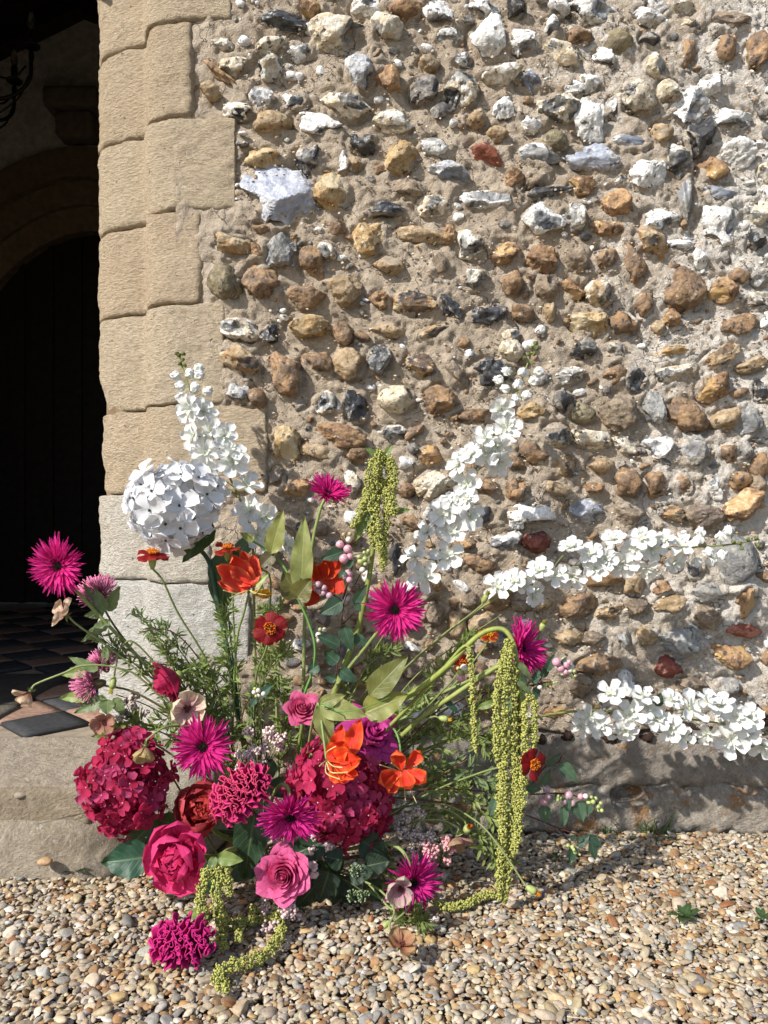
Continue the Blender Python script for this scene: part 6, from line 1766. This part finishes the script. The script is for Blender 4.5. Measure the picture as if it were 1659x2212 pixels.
snowberry('snowberry twig with dark leaves drooping over the gravel at far right', [[(600, 1100), (540, 1085), (370, 1022), (180, 950), (0, 930), (-300, 880), (-700, 840)], [(490, 1170), (470, 1120), (400, 1035)]],
          [(460, 1140, 12, BG), (485, 1150, 13, BG), (502, 1180, 12, BG), (494, 1165, 10, BG), (522, 1188, 8, BG), (474, 1165, 9, BG), (530, 1195, 7, BG)],
          [((490, 1140), (470, 1245), 64), ((500, 1100), (470, 1080), 40), ((515, 1145), (590, 1076), 46), ((585, 1085), (655, 1150), 54), ((598, 1115), (620, 1222), 58), ((540, 1085), (520, 1120), 36), ((560, 1090), (630, 1085), 34)], 1.38, ZI, 4)
snowberry('tiny cluster of white snowberries deep in the green stems left of the small pink rose', [[(1560, 2130), (1500, 2160), (1450, 2300), (1500, 2500)]], [(1525, 2126, 14, BW), (1550, 2116, 15, BW), (1582, 2136, 15, BW), (1554, 2146, 13, BW), (1538, 2150, 11, BG), (1566, 2160, 12, BW), (1530, 2105, 10, BG)],
          [((1560, 2150), (1640, 2080), 60), ((1540, 2160), (1500, 2220), 40)], 1.42, ZA, 5)
snowberry('few pale snowberries hanging under the small dark red marigold', [[(1000, 1452), (985, 1490), (900, 1580), (760, 1700)]], [(1002, 1442, 8, BW), (994, 1452, 7, BG), (996, 1464, 10, BP), (1006, 1450, 6, BG), (990, 1444, 5, BG)], [((985, 1480), (1010, 1500), 30), ((960, 1510), (990, 1540), 40)], 1.42, lambda x, y: (x, y), 6)
for o_ in [o for o in bpy.data.objects if o.name.startswith('snowberry')][-1:]:
    for ch_ in o_.children:
        if ch_.name.startswith('berry') and 'stalk' not in ch_.name:
            ch_.matrix_basis = ch_.matrix_basis @ SC(2.6)

# --- pale tiny blossom
for k, (px, py, Y, r, lab, c) in enumerate(((576, 1612, 1.40, 46, 'pale pink cluster of tiny blossom in the middle between the gerbera and the small rose', (.58, .45, .42)), (540, 1650, 1.39, 36, 'pale blossom cluster just right of the left facing gerbera', (.60, .48, .45)), (602, 1958, 1.28, 44, 'pale blossom cluster under the large pink rose', (.50, .38, .37)), (880, 1775, 1.42, 44, 'dull white blossom cluster right of the middle crimson hydrangea', (.50, .43, .38)),
                                            (905, 1830, 1.40, 36, 'greyish blossom cluster just above the drooping gerbera', (.48, .40, .36)), (950, 1835, 1.37, 34, 'pink blossom cluster on the right behind the drooping gerbera', (.56, .28, .29)), (690, 1830, 1.33, 30, 'pale blossom cluster directly under the middle crimson hydrangea', (.55, .42, .40)), (580, 1825, 1.34, 34, 'pale blossom cluster left above the large pink rose', (.48, .34, .34)), (288, 1530, 1.42, 30, 'faded seed cluster above the left crimson hydrangea', (.42, .36, .31)), (672, 1880, 1.30, 16, 'small pale blossom cluster at the right edge of the large pink rose', (.55, .42, .40)))):
    rice_flower(px, py, Y, r * 1.12, lab, tuple(min(.8, q * 1.28) for q in c), (560 + (px - 560) * .3, 1860 if py < 1900 else 1930, 1.45), k, 190)

# --- feathery greens
SP = [('feathery green sprig rising beside the orange lantern lily', [(545, 1700), (505, 1520), (492, 1400), (488, 1305)], 1.46, 1.43), ('feathery green sprig arching left over the jamb base', [(520, 1680), (445, 1500), (380, 1395), (300, 1335)], 1.46, 1.43),
      ('long feathery sprig reaching left below the pincushion flower', [(505, 1680), (410, 1540), (310, 1450), (215, 1375)], 1.46, 1.42), ('feathery sprig under the facing dark red marigold', [(565, 1700), (550, 1540), (585, 1440), (612, 1405)], 1.46, 1.43),
      ('feathery sprig leaning left in front of the pale jamb stone', [(535, 1680), (455, 1565), (390, 1470), (345, 1380)], 1.45, 1.41), ('thin feathery sprig rising right of the facing gerbera', [(760, 1680), (860, 1560), (940, 1470), (1010, 1375)], 1.46, 1.46),
      ('leafy sprig spreading right under the amaranth arch', [(790, 1700), (930, 1620), (1030, 1590), (1100, 1640)], 1.45, 1.40), ('leafy sprig low on the right behind the orange twisted lily', [(820, 1720), (920, 1690), (1000, 1720), (1070, 1780)], 1.45, 1.39),
      ('feathery sprig filling the space under the thick amaranth stem', [(780, 1690), (890, 1600), (980, 1560), (1060, 1505)], 1.45, 1.43), ('feathery sprig between the deep pink rose and the lily stem', [(525, 1690), (475, 1520), (425, 1430)], 1.45, 1.42),
      ('short feathery sprig behind the small pink rose', [(600, 1690), (615, 1560), (600, 1470)], 1.46, 1.45), ('leafy sprig hanging right over the gravel', [(850, 1780), (950, 1760), (1030, 1810), (1085, 1860)], 1.44, 1.36),
      ('feathery sprig over the cream ranunculus', [(520, 1720), (470, 1600), (420, 1530), (345, 1560)], 1.45, 1.40), ('leafy sprig left of the left crimson hydrangea top', [(470, 1700), (380, 1600), (300, 1570), (235, 1590)], 1.45, 1.40),
      ('feathery sprig climbing behind the olive lily leaves', [(700, 1690), (720, 1560), (790, 1450), (850, 1400)], 1.47, 1.48), ('leafy sprig drooping below the drooping gerbera', [(800, 1850), (850, 1930), (880, 1975), (905, 1985)], 1.42, 1.27),
      ('feathery sprig right of the lantern lily', [(560, 1700), (570, 1500), (575, 1380), (590, 1310)], 1.47, 1.47), ('low leafy sprig on the right beside the long tassels', [(860, 1700), (980, 1660), (1060, 1700), (1100, 1740)], 1.44, 1.40)]
for k, (lab, pts, y0, y1) in enumerate(SP):
    wide = 'leafy' in lab
    sprig(lab, pts, y0, y1, 46 if not wide else 34, (26, 46) if not wide else (30, 52), .17 if not wide else .23, random.choice([SAGE, GREEN, (.20, .25, .075)]), seed=k)
for k, (lab, pts, y0, y1, c) in enumerate((('dark red bare stem arching left across the jamb base', [(520, 1690), (470, 1500), (420, 1410), (365, 1362), (300, 1365)], 1.46, 1.41, REDST), ('dark green bare stem standing in the middle of the green stems', [(545, 1720), (520, 1560), (505, 1440), (492, 1320)], 1.47, 1.46, TEAL), ('brown bare stem running right below the twisted orange lily', [(760, 1780), (850, 1760), (930, 1690), (1010, 1640)], 1.45, 1.41, (.16, .08, .035)),
                                         ('brown twig curving low on the right over the gravel', [(820, 1800), (900, 1775), (960, 1768), (1010, 1765)], 1.44, 1.38, (.20, .15, .05)), ('pale green stem standing left of the small pink rose', [(602, 1700), (598, 1560), (594, 1420), (588, 1400)], 1.46, 1.45, (.26, .30, .11)), ('dark red bare stem crossing behind the small pink rose', [(700, 1600), (650, 1540), (600, 1460), (575, 1410)], 1.46, 1.44, REDST),
                                         ('purple brown stem reaching right to the far berries', [(780, 1700), (900, 1600), (1000, 1530), (1100, 1470)], 1.46, 1.45, REDST), ('green stem leaning right behind the facing gerbera', [(690, 1690), (750, 1530), (800, 1420), (850, 1340)], 1.47, 1.47, GREEN), ('green stem leaning far right under the upper level delphinium', [(740, 1680), (880, 1480), (990, 1390), (1080, 1330)], 1.47, 1.47, (.17, .19, .06)),
                                         ('dark red bare stem leaning left behind the cream ranunculus', [(540, 1740), (430, 1600), (330, 1530), (250, 1500)], 1.46, 1.43, REDST), ('thick green stem rising steeply left of the small pink rose', [(560, 1720), (548, 1600), (540, 1480)], 1.45, 1.44, (.07, .13, .06)), ('thin green stem leaning left behind the deep pink rose', [(530, 1720), (420, 1530), (330, 1440), (270, 1400)], 1.46, 1.43, (.18, .22, .07)))):
    sprig(lab, pts, y0, y1, seed=k, bare=True, r=.0022 if 'thick' in lab or 'pale' in lab or 'dark green' in lab else .0013, stc=c)

# --- ivy low in the middle
b = Bloom('ivy', 'dark glossy ivy low in the shade right of the large pink rose', 'ivy', W(690, 1880, 1.42))
b.stem(path3([(690, 1880, 1.42), (720, 1890, 1.36), (760, 1910, 1.33), (790, 1930, 1.31)]), .002, .0015, (.05, .06, .02))
for a, t, w_, c in (((712, 1880), (690, 1945), 58, (.010, .024, .014)), ((730, 1885), (722, 1950), 54, (.012, .03, .018)), ((745, 1895), (778, 1945), 52, (.012, .028, .016)), ((755, 1890), (805, 1885), 48, (.014, .034, .018)), ((700, 1870), (660, 1920), 50, (.012, .028, .016)), ((765, 1915), (745, 1965), 40, (.012, .03, .016)), ((740, 1860), (700, 1850), 46, (.012, .03, .016)), ((790, 1870), (840, 1860), 50, (.014, .03, .018)), ((690, 1900), (640, 1960), 50, (.012, .03, .016)), ((800, 1900), (820, 1945), 46, (.02, .05, .022))):
    b.leaf(a, t, w_, random.uniform(1.30, 1.38), c, prof='heart', fold=.06, bend=-.3, nrm=(random.uniform(-.3, .3), -1, random.uniform(.2, .9)))
for px, py in ((768, 1880), (785, 1935), (762, 1935)):
    mb = MB(); c0 = W(px, py, 1.30)
    for i in range(26):
        d = np.random.default_rng(i + px).normal(size=3); d /= np.linalg.norm(d)
        mb.add(*tube([tuple(np.array(c0)), tuple(np.array(c0) + d * .010)], .0005, 3)); mb.add(ICO[1][0] * .0016 + np.array(c0) + d * .0105, ICO[1][1], 1)
    b.add('ivy_umbel', mb, M_TUFT, (.09, .13, .06), (.22, .28, .15), kind='stuff')
# hanging ranunculus buds and leaves under the drooping gerbera
bud(882 - 50, 1998, 1.23, 26, 13, (-.85, -.3, -.4), [(858, 1985, 1.235), (885, 1955, 1.25), (880, 1920, 1.30), (800, 1870, 1.40)], 'closed reddish bud hanging left over the gravel under the drooping gerbera', (.36, .05, .06), (.42, .10, .10), 9)

# --- weeds in the gravel
def grass_tuft(px, py, Y, n, hp, label, seed):
    r_ = random.Random(seed); base = ground_at(px, py, 0)
    b = Bloom('grass_tuft', label, 'grass tuft', base, 'grass tufts at the wall foot')
    for i in range(n):
        L = hp * K * base.y * r_.uniform(.5, 1.1)
        v, f, t, s = petal(L, L * .07 + .0012, 'strap', tilt=r_.uniform(.4, 1.45), bend=r_.uniform(-1.2, -.1), fold=.2, nu=3, nv=6)
        mb = MB(); mb.add(v, f, t, s, T(base + Vector((r_.uniform(-.03, .03), r_.uniform(-.012, .012), -.004))) @ Rz(r_.random() * 6.28))
        b.add('blade', mb, M_LEAF, tuple(c * r_.uniform(.8, 1.3) for c in (.07, .115, .035)))


grass_tuft(1322, 1797, 1.66, 26, 46, 'thin grass tuft at the foot of the plinth below the hole', 1)
grass_tuft(1415, 1803, 1.64, 30, 52, 'broader grass tuft at the foot of the plinth right of the hole', 2)


def weed(px, py, n, lp, label, seed, col=(.045, .09, .03)):
    r_ = random.Random(seed); base = ground_at(px, py, 0)
    b = Bloom('weed', label, 'weed', base, 'small weeds in the gravel')
    for i in range(n):
        a = r_.random() * 6.28; L = lp * K * base.y * r_.uniform(.6, 1.1)
        A = base + Vector((math.cos(a), math.sin(a), 0)) * .004 + Vector((0, 0, .010)); e = r_.uniform(.0, .5)
        B = A + Vector((math.cos(a) * math.cos(e), math.sin(a) * math.cos(e), math.sin(e))) * L
        b.leaf3(A, B, L * .55, col, serr=.12, nrm=(0, 0, 1), bend=-.7)
        mb = MB(); mb.add(*tube([tuple(base), tuple(A)], .0008, 4)); b.add('stalk', mb, M_STEM, col)


weed(1478, 1992, 9, 34, 'nettle leaved weed growing alone in the gravel at right', 1)
weed(160, 1893, 6, 22, 'tiny weed in the gravel in front of the stone step', 2)
weed(1645, 1995, 6, 24, 'tiny weed in the gravel at the right edge', 3)
weed(1198, 1863, 5, 18, 'tiny weed in the gravel below the drooping snowberry twig', 4)


# --- dry stalks lying about
def dry_stalk(pts, z, label, col, r=.0009):
    st = [tuple(ground_at(px, py, z)) for px, py in pts]
    b = Bloom('dry_stalk', label, 'dry stalk', st[-1], 'dry stalks on the ground')
    b.stem(st, r, r * .6, col, name='stalk', sides=5)


dry_stalk([(1225, 2196), (1252, 2199), (1280, 2200)], .012, 'pale straw lying on the gravel at the bottom edge right of the middle', (.55, .45, .27))
dry_stalk([(1535, 2110), (1575, 2120), (1622, 2136)], .014, 'thin bent straw lying on the gravel near the lower right corner', (.50, .38, .22))
dry_stalk([(1440, 1850), (1452, 1880), (1470, 1908), (1478, 1880)], .016, 'thin dark twig on the gravel above the nettle leaved weed', (.16, .11, .07), .0007)
dry_stalk([(1090, 2050), (1130, 2056), (1170, 2060)], .013, 'short brown stalk on the gravel below the hanging tassels', (.30, .21, .12), .0007)
st_ = [tuple(W(x, y, Y)) for x, y, Y in ((64, 1772, 1.486), (110, 1757, 1.492), (165, 1745, 1.492))]
b = Bloom('dry_stalk', 'thin brown twig resting across the front of the doorstep', 'dry stalk', st_[-1], 'dry stalks on the ground')
b.stem(st_, .0008, .0006, (.20, .13, .07), name='stalk', sides=5)
